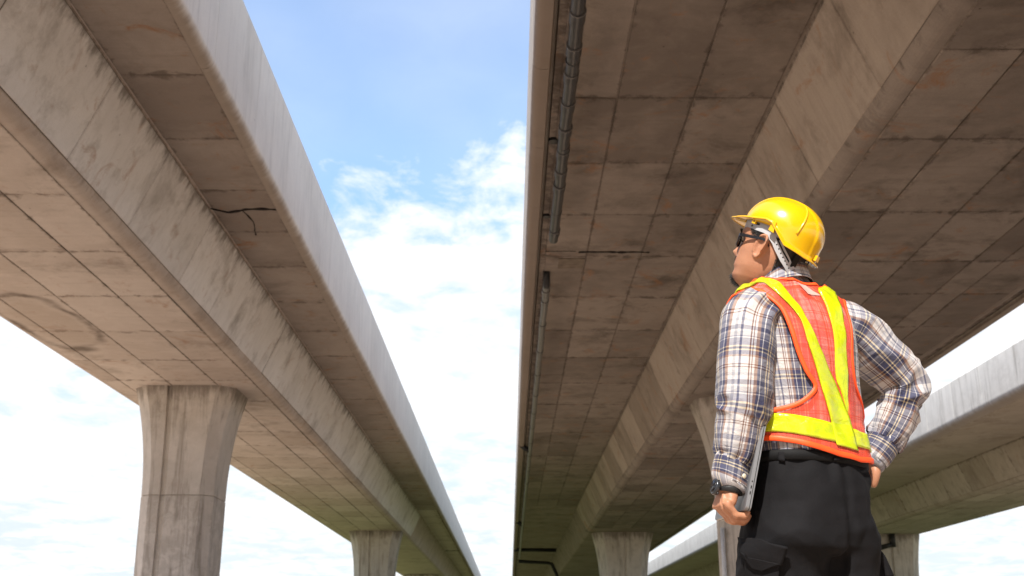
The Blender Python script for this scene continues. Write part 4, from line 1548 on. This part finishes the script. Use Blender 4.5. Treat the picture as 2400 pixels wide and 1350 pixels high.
def build_body():
    parts = []
    rings = []
    zz = np.linspace(-.112, .136, 76)
    for z in zz:
        f, bk, w = (np.interp(z, HZ, A) for A in (HF, HB, HWD))
        ring = []
        for k in range(80):
            an = 2 * math.pi * k / 80
            c, s = math.cos(an), math.sin(an)
            e = 2 / 2.35 if s > 0 else 2 / 2.05
            x = math.copysign(abs(c) ** (2 / 2.15), c) * w
            y = math.copysign(abs(s) ** e, s) * (f if s > 0 else -bk)
            if s > 0:
                # nose
                nzp = np.interp(z, [-.036, -.028, -.018, -.010, .005, .020, .034], [0, .014, .027, .022, .014, .006, 0])
                wn = np.interp(z, [-.03, -.018, .0, .03], [.015, .0135, .009, .010])
                y += nzp * math.exp(-(x / wn) ** 2)
                # eye sockets, brow, lips, chin
                y -= .011 * math.exp(-((abs(x) - .032) / .016) ** 2 - ((z - .014) / .012) ** 2)
                y += .005 * math.exp(-((abs(x) - .030) / .024) ** 2 - ((z - .036) / .008) ** 2)
                y += .0045 * math.exp(-(x / .020) ** 2) * (math.exp(-((z + .0435) / .005) ** 2) + math.exp(-((z + .0560) / .005) ** 2))
                y += .004 * math.exp(-(x / .018) ** 2 - ((z + .090) / .012) ** 2)
                x += math.copysign(.003 * math.exp(-((abs(x) - .055) / .02) ** 2 - ((z + .006) / .016) ** 2), x)
            ring.append(hw(x, y, z))
        rings.append(ring)
    parts.append(rings_loft(rings))

    # ears: a shallow dish with a rolled rim, set against the side of the head
    for sg in (-1, 1):
        v, f = [], []
        prof = [(1.0, .000), (1.06, .006), (1.0, .0115), (.88, .0115), (.76, .0065), (.5, .003), (.25, .004), (0.01, .004)]
        n = 40
        for r, h in prof:
            for k in range(n):
                an = 2 * math.pi * k / n
                sx = .0205 * (1 + .14 * math.sin(an))
                yy = -.004 + r * sx * math.cos(an) - .012 * (r * math.sin(an)) * .5
                zz_ = .002 + r * .0345 * math.sin(an) * (1 + .05 * math.cos(an))
                lift = h + .006 * max(0, -math.cos(an)) * r + .004 * r
                if math.sin(an) < -.6:
                    lift = h * .6 + .004
                if h > .009 and math.cos(an) > .55 and abs(math.sin(an)) < .8:
                    lift -= .006
                base = np.interp(zz_, HZ, HWD)
                v.append(hw(sg * (base - .004 + lift + .013 * max(0, -math.cos(an)) * r), yy + .004, zz_))
        for j in range(len(prof) - 1):
            for k in range(n):
                f.append((j * n + k, j * n + (k + 1) % n, (j + 1) * n + (k + 1) % n, (j + 1) * n + k))
        f.append(tuple((len(prof) - 1) * n + k for k in range(n)))
        # close the back inside the head
        b0 = len(v)
        for k in range(n):
            an = 2 * math.pi * k / n
            v.append(hw(sg * .055, -.010 + .014 * math.cos(an), .004 + .026 * math.sin(an)))
        for k in range(n):
            f.append((b0 + k, b0 + (k + 1) % n, (k + 1) % n, k))
        f.append(tuple(b0 + k for k in range(n))[::-1])
        parts.append((v, f))

    def tub(pts, n=40, seg=20):
        q = catmull([(p.x, p.y, p.z, r) for p, r in pts], n)
        parts.append(tube([Vector(a[:3]) for a in q], [a[3] for a in q], seg))

    # neck and trunk
    tub([(BASE + RV * -.02 + HV * .012 + Z3 * 1.36, .072), (BASE + RV * -.025 + HV * .012 + Z3 * 1.43, .060), (P(1838, 660, 3.04), .0575), (P(1826, 615, 3.04), .0590), (hw(0, -.022, -.03), .060)], 30, 32)
    parts.append(rings_loft([ell(BASE + RV * torso_par(z)[0] + HV * torso_par(z)[1] + Z3 * z, torso_par(z)[2] - .022, torso_par(z)[3] - .022) for z in np.linspace(.90, 1.445, 30)]))
    parts.append(rings_loft([ell(BASE + Z3 * z, .135, .10) for z in (.80, .86, .94)]))
    for off in (-.098, .066):
        parts.append(rings_loft([ell(BASE + RV * (off + (-.03 if off < 0 else .03) * (.84 - z)) + Z3 * z, r, r) for z, r in ((.06, .05), (.3, .055), (.48, .055), (.7, .070), (.88, .050))]))
    # arms inside the sleeves
    tub([(P(1800, 735, 3.0), .045), (P(1755, 765, 2.95), .052), (P(1745, 900, 2.92), .044), (P(1738, 980, 2.925), .040), (P(1724, 1060, 2.935), .036), (P(1711, 1120, 2.935), .0285), (P(1708, 1152, 2.935), .0275)])
    tub([(P(1950, 752, 3.1), .045), (P(2000, 785, 3.135), .050), (P(2092, 870, 3.165), .042), (P(2112, 915, 3.175), .038), (P(2095, 985, 3.185), .036), (P(2048, 1065, 3.19), .027), (P(2038, 1078, 3.195), .027)])

    # left fist round the bottom edge of the laptop
    W_, K_ = P(1709, 1150, 2.935), P(1699, 1186, 2.935)
    d = (K_ - W_).normalized()
    pal = []
    for t, a, b_ in ((-.2, .026, .022), (.1, .030, .022), (.45, .038, .0205), (.8, .0425, .0185), (1.0, .0425, .0165), (1.12, .038, .012)):
        pal.append(ell(W_.lerp(K_, t) + LA * .004 * t - LM * .002, b_, a, n=32, e=2.4))
    parts.append(rings_loft(pal))
    tips = []
    for i, (ln, rad) in enumerate(((1.0, .0100), (1.06, .0102), (1.0, .0098), (.82, .0088))):
        k = K_ + LA * (.0325 - .0215 * i) + LM * (.001) + d * (.002 + .003 * (i in (1, 2)))
        p1 = k + (d * .62 + LM * .62).normalized() * .036 * ln
        p2 = p1 + (LM * .99 + d * .06) * .030 * ln
        p3 = p2 + (LM * .35 - d * .92) * .018 * ln
        tub([(k - d * .012 - LM * .004, rad * 1.05), (k - LM * .003, rad * 1.18), (k.lerp(p1, .6), rad * .98), (p1, rad * 1.06), (p1.lerp(p2, .5), rad * .95), (p2, rad * .98), (p3, rad * .78)], 24, 14)
        tips.append(p3)
    th0 = W_ + LA * .030
    tub([(th0 + d * .004, .013), (th0 + d * .022 + LA * .016, .0135), (th0 + d * .036 + LA * .020 + LM * .010, .0112), (th0 + d * .048 + LA * .020 + LM * .020, .0095), (th0 + d * .053 + LA * .020 + LM * .025, .006)], 20, 14)
    # tendons over the back of the hand
    for i in range(4):
        k = K_ + LA * (.030 - .020 * i) - LM * .0125
        w0 = W_ + LA * (.010 - .006 * i) - LM * .0185
        tub([(w0, .004), (w0.lerp(k, .5) - LM * .001, .0045), (k, .006)], 12, 8)
    # right hand on the hip, fingers forward, thumb back
    W2 = P(2038, 1078, 3.195)
    pc = W2 - RV * .012 - Z3 * .042 + HV * .022
    ax = (Z3 * .8 + HV * .25).normalized()
    fd = (HV * .88 - Z3 * .42 - RV * .10).normalized()
    sd = fd.cross(RV).normalized()
    parts.append(rings_loft([ell(W2.lerp(pc, t), a, b_, RV, sd, n=28, e=2.4) for t, a, b_ in ((-.4, .022, .026), (0, .021, .028), (.4, .019, .036), (.8, .016, .041), (1.15, .013, .039))]))
    for i, ln in enumerate((1.0, 1.08, 1.0, .8)):
        k = pc + sd * (-.030 + .020 * i) * -1 + fd * .012
        p1 = k + (fd * .95 - RV * .05) * .042 * ln
        p2 = p1 + (fd * .85 - RV * .45) * .028 * ln
        p3 = p2 + (fd * .7 - RV * .65) * .020 * ln
        tub([(k - fd * .016, .0105), (k, .0115), (p1, .0100), (p2, .0090), (p3, .0070)], 20, 12)
    tq = W2 - Z3 * .012 - HV * .014
    tub([(tq, .0135), (tq - Z3 * .022 - HV * .010 - RV * .004, .0140), (tq - Z3 * .042 - HV * .010 - RV * .008, .0118), (tq - Z3 * .060 - HV * .004 - RV * .010, .0095), (tq - Z3 * .068 - HV * .002 - RV * .010, .006)], 20, 14)

    V, F = merge(parts)
    me = remesh(V, F, .0030, 3)
    co = np.empty(len(me.vertices) * 3)
    me.vertices.foreach_get('co', co)
    me.vertices.foreach_set('co', (co.reshape(-1, 3) - np.array(BASE)).ravel())
    me.update()
    me.polygons.foreach_set('use_smooth', [True] * len(me.polygons))
    me.materials.clear()
    me.materials.append(SKIN)
    me.name = 'body'
    o = bpy.data.objects.new('body', me)
    col.objects.link(o)
    o.parent = person
    return o, W_, K_, d


body, LW, LK, LD = build_body()


# ------------------------------------------------------------------ hair, goatee
def head_point(an_deg, z, lift=0.0):
    """on the skull; angle 0 = right, 90 = face, 180 = left, 270 = back of the head"""
    f, bk, w = (np.interp(z, HZ, A) for A in (HF, HB, HWD))
    c, s = math.cos(math.radians(an_deg)), math.sin(math.radians(an_deg))
    e = 2 / 2.35 if s > 0 else 2 / 2.05
    return hw(math.copysign(abs(c) ** (2 / 2.15), c) * (w + lift), math.copysign(abs(s) ** e, s) * ((f if s > 0 else -bk) + lift), z)


def build_hair():
    V, F = [], []
    A = np.linspace(150, 390, 97)
    zl = np.interp(A, [150, 163, 172, 180, 206, 220, 234, 270, 306, 320, 334, 360, 368, 377, 390], [.045, .034, .026, .034, .034, -.050, -.075, -.080, -.075, -.050, .034, .034, .026, .034, .045])
    K = 24
    for i, a in enumerate(A):
        for k in range(K + 1):
            t = k / K
            z = zl[i] + (.118 - zl[i]) * t
            V.append(head_point(a, z, .0035 * min(1, t * 6) + .0012 * nz(a * .5, z * 200, 1) + .0005))
    for i in range(len(A) - 1):
        for k in range(K):
            F.append((i * (K + 1) + k, (i + 1) * (K + 1) + k, (i + 1) * (K + 1) + k + 1, i * (K + 1) + k + 1))
    cap = pobj('hair', V, F, HAIR)
    return cap


hair = build_hair()


def strands(name, roots, length, width, mat, parent):
    V, F = [], []
    for p, dirn in roots:
        t = dirn.cross(Vector((rng.normal(), rng.normal(), rng.normal()))).normalized()
        l = length * rng.uniform(.5, 1.15)
        b0 = len(V)
        bend = Vector((rng.normal(), rng.normal(), rng.normal())) * l * .18
        V += [p - t * width, p + t * width, p + dirn * l * .55 + bend * .4 + t * width * .6, p + dirn * l * .55 + bend * .4 - t * width * .6, p + dirn * l + bend]
        F += [(b0, b0 + 1, b0 + 2, b0 + 3), (b0 + 3, b0 + 2, b0 + 4)]
    o = pobj(name, V, F, mat, parent, fixn=False)
    o['kind'] = 'stuff'
    return o


roots = []
fw, dn = (HM.to_3x3() @ Vector((0, 1, 0))), (HM.to_3x3() @ Vector((0, 0, -1)))
for _ in range(800):                                     # chin tuft
    a = rng.normal(90, 11)
    z = rng.uniform(-.108, -.080)
    p = head_point(a, z, -.001)
    out = (p - hw(0, .02, z)).normalized()
    roots.append((p, (out * .45 + dn * .9 + fw * .25).normalized()))
goatee = strands('goatee', roots, .014, .0005, BEARD, hair)
roots = []
for _ in range(450):                                      # thin moustache
    a = rng.normal(90, 13)
    z = rng.uniform(-.040, -.032)
    p = head_point(a, z, .001)
    roots.append((p, (dn + fw * .3).normalized()))
strands('moustache', roots, .006, .0005, BEARD, hair)
roots = []
for _ in range(5200):                                     # cropped hair at nape, temples and behind the ears
    a = rng.uniform(153, 387)
    lo = np.interp(a, [150, 163, 172, 180, 204, 217, 232, 270, 308, 323, 336, 360, 368, 377, 390], [.045, .030, .018, .030, .030, -.055, -.085, -.090, -.085, -.055, .030, .030, .018, .030, .045])
    z = lo + abs(rng.normal(0, .022))
    p = head_point(a, z, .001)
    out = (p - hw(0, -.01, z)).normalized()
    roots.append((p, (out * .5 + dn * .8).normalized()))
strands('hair_fringe', roots, .008, .0005, HAIR, hair)
# eyebrow
roots = []
for s in (-1, 1):
    for _ in range(260):
        x = s * rng.uniform(.014, .050)
        z = .037 + .004 * math.sin((abs(x) - .014) * 60) + rng.normal(0, .0015)
        p = hw(x, np.interp(z, HZ, HF) * (1 - (abs(x) / .078) ** 2.6) ** .45 + .004, z)
        roots.append((p, (HM.to_3x3() @ Vector((s, .3, .2))).normalized()))
strands('eyebrows', roots, .008, .0005, HAIR, hair)


# ------------------------------------------------------------------ hard hat
HT = HM @ Matrix.Translation((0, -.016, .062)) @ Matrix.Rotation(math.radians(7), 4, 'X') @ Matrix.Scale(.90, 4)


def tw(x, y, z):
    return HT @ Vector((x, y, z))


def hat_rim(a):
    """height of the lower edge; a = 0 front, 180 back, degrees either side"""
    a = abs((a + 180) % 360 - 180)
    return float(np.interp(a, [0, 36, 50, 64, 82, 92, 104, 118, 150, 180], [.004, .003, .010, .014, .022, .018, -.006, -.032, -.040, -.042]))


def build_hat():
    H, n = .112, 180
    rows_ = []
    angs = [360 * i / n for i in range(n)]

    def dome(a, t):
        th_ = t * math.pi / 2
        r = math.sin(th_) ** .88
        z = H * math.cos(th_) ** .92 if t < 1 else 0.0
        ca, sa = math.cos(math.radians(a)), math.sin(math.radians(a))
        ay = .128 if ca > 0 else .130
        x, y = -sa * .1075 * r, ca * ay * r
        # raised crown band with soft shoulders, and a shallow side ridge
        band = 1 / (1 + math.exp((abs(x) - .034) * 900))
        up = .0042 * band * min(1, max(0, (1.0 - t) * 9 + (.6 if ca < 0 else 0)))
        nrm = Vector((x / .0115, y / .0165, z / .0122 + .2)).normalized()
        return x + nrm.x * up, y + nrm.y * up, z + nrm.z * up
    for t in np.linspace(0.012, 1.0, 34):
        rows_.append([dome(a, t) for a in angs])
    # skirt down to the edge, flare, brim, rolled lip
    edge = rows_[-1]
    for f, out in ((.35, .0005), (.75, .0010), (1.0, .0030)):
        r = []
        for a, (x, y, z) in zip(angs, edge):
            zr = hat_rim(a)
            k = 1 + out / math.hypot(x, y)
            r.append((x * k, y * k, z + (zr - z) * f - .004 * f))
        rows_.append(r)

    def brim_out(a):
        a = abs((a + 180) % 360 - 180)
        return float(np.interp(a, [0, 20, 40, 55, 68, 80, 110, 150, 180], [.043, .041, .030, .016, .008, .006, .007, .010, .012]))
    for f, dz in ((.35, .0), (.7, -.0005), (1.0, -.0025), (1.02, -.0065), (.96, -.0068)):
        r = []
        for a, (x, y, z) in zip(angs, rows_[36]):
            b = brim_out(a)
            k = 1 + b * f / math.hypot(x, y)
            drop = -.12 * b * f
            r.append((x * k, y * k, z + dz + drop))
        rows_.append(r)
    V = [tw(*p) for r in rows_ for p in r]
    F = [tuple(range(n))]
    for j in range(len(rows_) - 1):
        for i in range(n):
            k = (i + 1) % n
            F.append((j * n + i, j * n + k, (j + 1) * n + k, (j + 1) * n + i))
    hat = pobj('hard_hat', V, F, YEL)
    md = hat.modifiers.new('thickness', 'SOLIDIFY')
    md.thickness = .0024
    md.offset = -1
    # moulded details: slot housings over the ears, vertical rib, front clip
    for sg in (-1, 1):
        v, f = merge([rings_loft([[tw(sg * (.1085 + o), y0 + y, z) for y, z in ((-.010, -.020), (.010, -.016), (.008, .012), (-.004, .014))] for o, y0 in ((-.006, -.012), (.0022, -.012), (.0030, -.012))])])
        o = pobj('slot_housing', v, f, YEL, hat, smooth=False)
        v, f = rings_loft([[tw(sg * (.094 + o), .060 + y, z) for y, z in ((-.006, -.012), (.006, -.012), (.007, .002), (0, .006), (-.007, .002))] for o in (-.006, .0025, .0045)])
        pobj('chin_strap_lug', v, f, YEL, hat, smooth=False)
        v, f = tube([tw(sg * .096, .060, -.004), tw(sg * .0995, .060, -.004)], .0018, 10)
        pobj('lug_hole', v, f, HOLEM, hat)
        # long side rib
        path = []
        for t in np.linspace(.30, .97, 24):
            a = -sg * (128 + 18 * (1 - t))
            x, y, z = dome(a, t)
            path.append(tw(x * 1.004, y * 1.004, z * 1.002))
        v, f = tube(path, .0030, 8)
        pobj('side_rib', v, f, YEL, hat)
    v, f = rings_loft([[tw(x, .126 + o, z) for x, z in ((-.018, -.004), (.018, -.004), (.014, .020), (-.014, .020))] for o in (-.008, .0045, .006)])
    pobj('front_boss', v, f, YEL, hat, smooth=False)
    v, f = rings_loft([[tw(x, -.135 - o, z) for x, z in ((-.012, -.040), (.012, -.040), (.010, -.022), (-.010, -.022))] for o in (-.006, .006, .008)])
    pobj('rear_boss', v, f, YEL, hat, smooth=False)

    # grey headband: from the temples, over the ears, down to the nape
    def strip(a0, a1, zmid, half, rad, n=60, th=.0022, both=True, mat=GREYP, name='headband', parent=hat):
        V, F = [], []
        A = np.linspace(a0, a1, n + 1)
        for a in A:
            aa = abs((a + 180) % 360 - 180)
            zc, hh, (rx, ry) = zmid(aa), half(aa), rad(aa)
            ca, sa = math.cos(math.radians(a)), math.sin(math.radians(a))
            for o_, sg in ((0, -1), (th, -1), (th, 1), (0, 1)):
                V.append(hw(-sa * (rx + o_), ca * (ry + o_) - .006, zc + sg * hh))
        for i in range(n):
            for k in range(4):
                F.append((4 * i + k, 4 * i + (k + 1) % 4, 4 * i + 4 + (k + 1) % 4, 4 * i + 4 + k))
        F += [(0, 1, 2, 3), (4 * n + 3, 4 * n + 2, 4 * n + 1, 4 * n)]
        return pobj(name, V, F, mat, parent, smooth=False)

    def zmid(a):
        return float(np.interp(a, [0, 45, 70, 88, 105, 125, 150, 180], [.066, .062, .056, .053, .034, -.004, -.040, -.056]))

    def half(a):
        return float(np.interp(a, [0, 50, 75, 95, 110, 140, 180], [.012, .012, .0135, .0150, .0210, .0170, .0150]))

    def rad(a):
        return (float(np.interp(a, [0, 90, 120, 180], [.080, .0815, .0800, .0770])), float(np.interp(a, [0, 90, 180], [.098, .100, .1010])))
    band = strip(-180, 180, zmid, half, rad, n=120)
    # row of adjusting holes and the long slot above it
    hv, hf = [], []
    for sg in (-1, 1):
        for k in range(9):
            a = sg * (112 + 5.2 * k)
            aa = abs(a)
            rx, ry = rad(aa)
            ca, sa = math.cos(math.radians(a)), math.sin(math.radians(a))
            c = hw(-sa * (rx + .0022), ca * (ry + .0022) - .006, zmid(aa) - .004)
            nn = (HM.to_3x3() @ Vector((-sa, ca, 0))).normalized()
            v, f = tube([c - nn * .001, c + nn * .0005], .0021, 10)
            pobj('adjusting_hole', v, f, HOLEM, band)
        V, F = [], []
        for a in np.linspace(sg * 108, sg * 140, 16):
            aa = abs(a)
            rx, ry = rad(aa)
            ca, sa = math.cos(math.radians(a)), math.sin(math.radians(a))
            for dz in (.0045, .0105):
                V.append(hw(-sa * (rx + .0026), ca * (ry + .0026) - .006, zmid(aa) + dz))
        for i in range(15):
            F.append((2 * i, 2 * i + 1, 2 * i + 3, 2 * i + 2))
        pobj('band_slot', V, F, HOLEM, band)
        V, F = [], []
        for a in np.linspace(sg * 64, sg * 74, 6):
            aa = abs(a)
            rx, ry = rad(aa)
            ca, sa = math.cos(math.radians(a)), math.sin(math.radians(a))
            for dz in (.002, .008):
                V.append(hw(-sa * (rx + .0026), ca * (ry + .0026) - .006, zmid(aa) + dz))
        for i in range(5):
            F.append((2 * i, 2 * i + 1, 2 * i + 3, 2 * i + 2))
        pobj('band_slot', V, F, HOLEM, band)
    # cradle straps from the band up into the shell, seen dark under the rear edge
    for a in (-150, -115, -60, 60, 115, 150):
        ca, sa = math.cos(math.radians(a)), math.sin(math.radians(a))
        aa = abs(a)
        rx, ry = rad(aa)
        p0 = hw(-sa * rx, ca * ry - .006, zmid(aa) + half(aa) * .7)
        p1 = tw(-sa * .098, ca * .118, .006)
        t = (HM.to_3x3() @ Vector((ca, sa, 0))).normalized() * .009
        nn = (HM.to_3x3() @ Vector((-sa, ca, 0))).normalized() * .0016
        v = [p0 - t, p0 + t, p1 + t, p1 - t, p0 - t + nn, p0 + t + nn, p1 + t + nn, p1 - t + nn]
        f = [(0, 1, 2, 3), (4, 5, 6, 7), (0, 1, 5, 4), (1, 2, 6, 5), (2, 3, 7, 6), (3, 0, 4, 7)]
        pobj('cradle_strap', v, f, HOLEM if aa > 100 else GREYP, hat, smooth=False)
    return hat


hat = build_hat()


# ------------------------------------------------------------------ sunglasses
def build_glasses():
    v, f = [], []
    pieces = []
    # front frame: two rounded rims and a bridge
    lens = []
    for s in (-1, 1):
        out = []
        for k in range(36):
            an = 2 * math.pi * k / 36
            c, sn = math.cos(an), math.sin(an)
            out.append((math.copysign(abs(c) ** .72, c) * .0245, math.copysign(abs(sn) ** .72, sn) * .0180))
        pts = [(s * .034 + x, .0955 - 4.6 * (s * .034 + x) ** 2, .012 + z) for x, z in out]
        loop = [hw(*p) for p in pts] + [hw(*pts[0])]
        pieces.append(tube(loop, .0024, 8, closed_ends=False))
        lens.append([hw(p[0] * 1.0, p[1], p[2]) for p in pts])
    pieces.append(tube([hw(-.010, .0960, .019), hw(0, .0990, .020), hw(.010, .0960, .019)], .0023, 8))
    V, F = merge(pieces)
    g = pobj('sunglasses', V, F, FRAME)
    for lp in lens:
        c = sum(lp, Vector()) / len(lp)
        fd = (HM.to_3x3() @ Vector((0, 1, 0))).normalized()
        n = len(lp)
        V = [p for p in lp] + [c.lerp(p, .6) + fd * .0012 for p in lp] + [c + fd * .0018]
        F = []
        for k in range(n):
            j = (k + 1) % n
            F.append((k, j, n + j, n + k))
            F.append((n + k, n + j, 2 * n))
        pobj('lens', V, F, LENS, g)
    for s in (-1, 1):
        V, F = [], []
        path = [(.0590, .0800, .019), (.0680, .0740, .0210), (.0745, .056, .0215), (.0775, .030, .0215), (.0800, .004, .0220), (.0800, -.014, .0190), (.0790, -.026, .0060)]
        q = catmull(path, 30)
        for i, p in enumerate(q):
            hh = np.interp(i, [0, 6, 22, 30], [.0058, .0046, .0036, .0030])
            for dx, dz in ((0, -1), (.0028, -1), (.0028, 1), (0, 1)):
                V.append(hw(s * (p[0] + dx), p[1], p[2] + dz * hh))
        for i in range(30):
            for k in range(4):
                F.append((4 * i + k, 4 * i + (k + 1) % 4, 4 * i + 4 + (k + 1) % 4, 4 * i + 4 + k))
        F += [(0, 1, 2, 3), (123, 122, 121, 120)]
        pobj('temple_arm', V, F, FRAME, g, smooth=False)
    return g


build_glasses()


# ------------------------------------------------------------------ wristwatch
def build_watch():
    c = P(1709, 1147, 2.935)
    ax = (P(1714, 1115, 2.935) - P(1708, 1160, 2.935)).normalized()
    V, F = [], []
    prof = [(-.0105, .0315), (-.010, .0345), (0, .0352), (.010, .0350), (.0105, .032)]
    a0 = (HV - ax * HV.dot(ax)).normalized()
    b0 = ax.cross(a0)
    n = 40
    for h_, r in prof:
        for k in range(n):
            an = 2 * math.pi * k / n
            V.append(c + ax * h_ + a0 * math.cos(an) * r + b0 * math.sin(an) * r)
    for j in range(len(prof) - 1):
        for k in range(n):
            F.append((j * n + k, j * n + (k + 1) % n, (j + 1) * n + (k + 1) % n, (j + 1) * n + k))
    w = pobj('wristwatch', V, F, simple_mat('black_watch_strap', (.011, .011, .012), .5, .4, bump=.5, bscale=250))
    OUT = (-RV * .35 - LM * .65)
    out = (OUT - ax * OUT.dot(ax)).normalized()
    cc = c + out * .036 - ax * .002
    v, f = tube([cc - out * .004, cc - out * .002, cc + out * .005, cc + out * .0075, cc + out * .0095, cc + out * .0095], [.017, .0205, .0212, .0200, .0175, .0150], 28)
    pobj('watch_case', v, f, simple_mat('dark_steel', (.055, .058, .065), .25, .5, metal=.7), w)
    v, f = tube([cc + out * .0088, cc + out * .0101], .0150, 28)
    pobj('watch_dial', v, f, FRAME, w)
    for k in (0.6, 2.2, 3.9, 5.4):
        t = (HV - out * HV.dot(out)).normalized()
        u = out.cross(t)
        q = cc + out * .001 + (t * math.cos(k) + u * math.sin(k)) * .021
        v, f = tube([q, q + (t * math.cos(k) + u * math.sin(k)) * .004], .0024, 8)
        pobj('watch_button', v, f, FRAME, w)
    return w


build_watch()

# boots, below the frame
for off in (-.098 - .025, 0.062 + .025):
    c = BASE + RV * off
    V, F = rings_loft([ell(c + HV * dh + Z3 * z, a, b_, n=24, e=2.6) for z, dh, a, b_ in ((.0, .05, .047, .14), (.03, .05, .050, .145), (.06, .045, .047, .13), (.10, .0, .044, .075), (.18, -.01, .048, .058))])
    pobj('boot', V, F, BOOT)


# ------------------------------------------------------------------ laptop carried under the left arm
def build_laptop():
    bot = LK + LD * .0150 + LM * .037 - LA * .058
    top = P(1782, 1000, 2.885)
    up = (top - bot).normalized()
    LX = Vector((-.085, .996, 0))
    al = (LX - up * LX.dot(up)).normalized()
    nn = up.cross(al).normalized()
    if nn.dot(LM) < 0:
        nn = -nn
    Lh, Ll, th = .228, .305, .0150
    root = empty('laptop', bot, 'closed grey laptop gripped against his thigh by the worker', 'laptop')

    def slab(o0, o1, inset, name, mat, par):
        """rounded rectangle between two depths along the thickness"""
        r = .011
        pts = []
        for cx, cy, a0 in ((Ll - r, Lh - r, 0), (r, Lh - r, 90), (r, r, 180), (Ll - r, r, 270)):
            for k in range(7):
                a = math.radians(a0 + 90 * k / 6)
                pts.append((cx + r * math.cos(a), cy + r * math.sin(a)))
        rings = []
        for o_, ins in ((o0, inset), (o0 + .0008, 0), (o1 - .0008, 0), (o1, inset)):
            rings.append([al * (ins + (x / Ll) * (Ll - 2 * ins)) + up * (ins + (y / Lh) * (Lh - 2 * ins)) + nn * o_ for x, y in pts])
        V, F = rings_loft(rings)
        o = mesh_obj(name, V, F, mat, par)
        fix_normals(o)
        sharp(o, 40)
        return o
    slab(0, .0098, .0010, 'base', ALU, root)
    slab(.0104, th, .0010, 'lid', ALU, root)
    slab(.0090, .0112, .0024, 'hinge_gap', HOLEM, root)
    for k, (u0, u1) in enumerate(((.040, .048), (.055, .063), (.072, .076))):
        V, F = rings_loft([[al * (-.0003 + d) + up * a + nn * b_ for a, b_ in ((u0, .0036), (u1, .0036), (u1, .0066), (u0, .0066))] for d in (0, .002)])
        o = mesh_obj('port', V, F, HOLEM, root)
        fix_normals(o)
    return root


build_laptop()
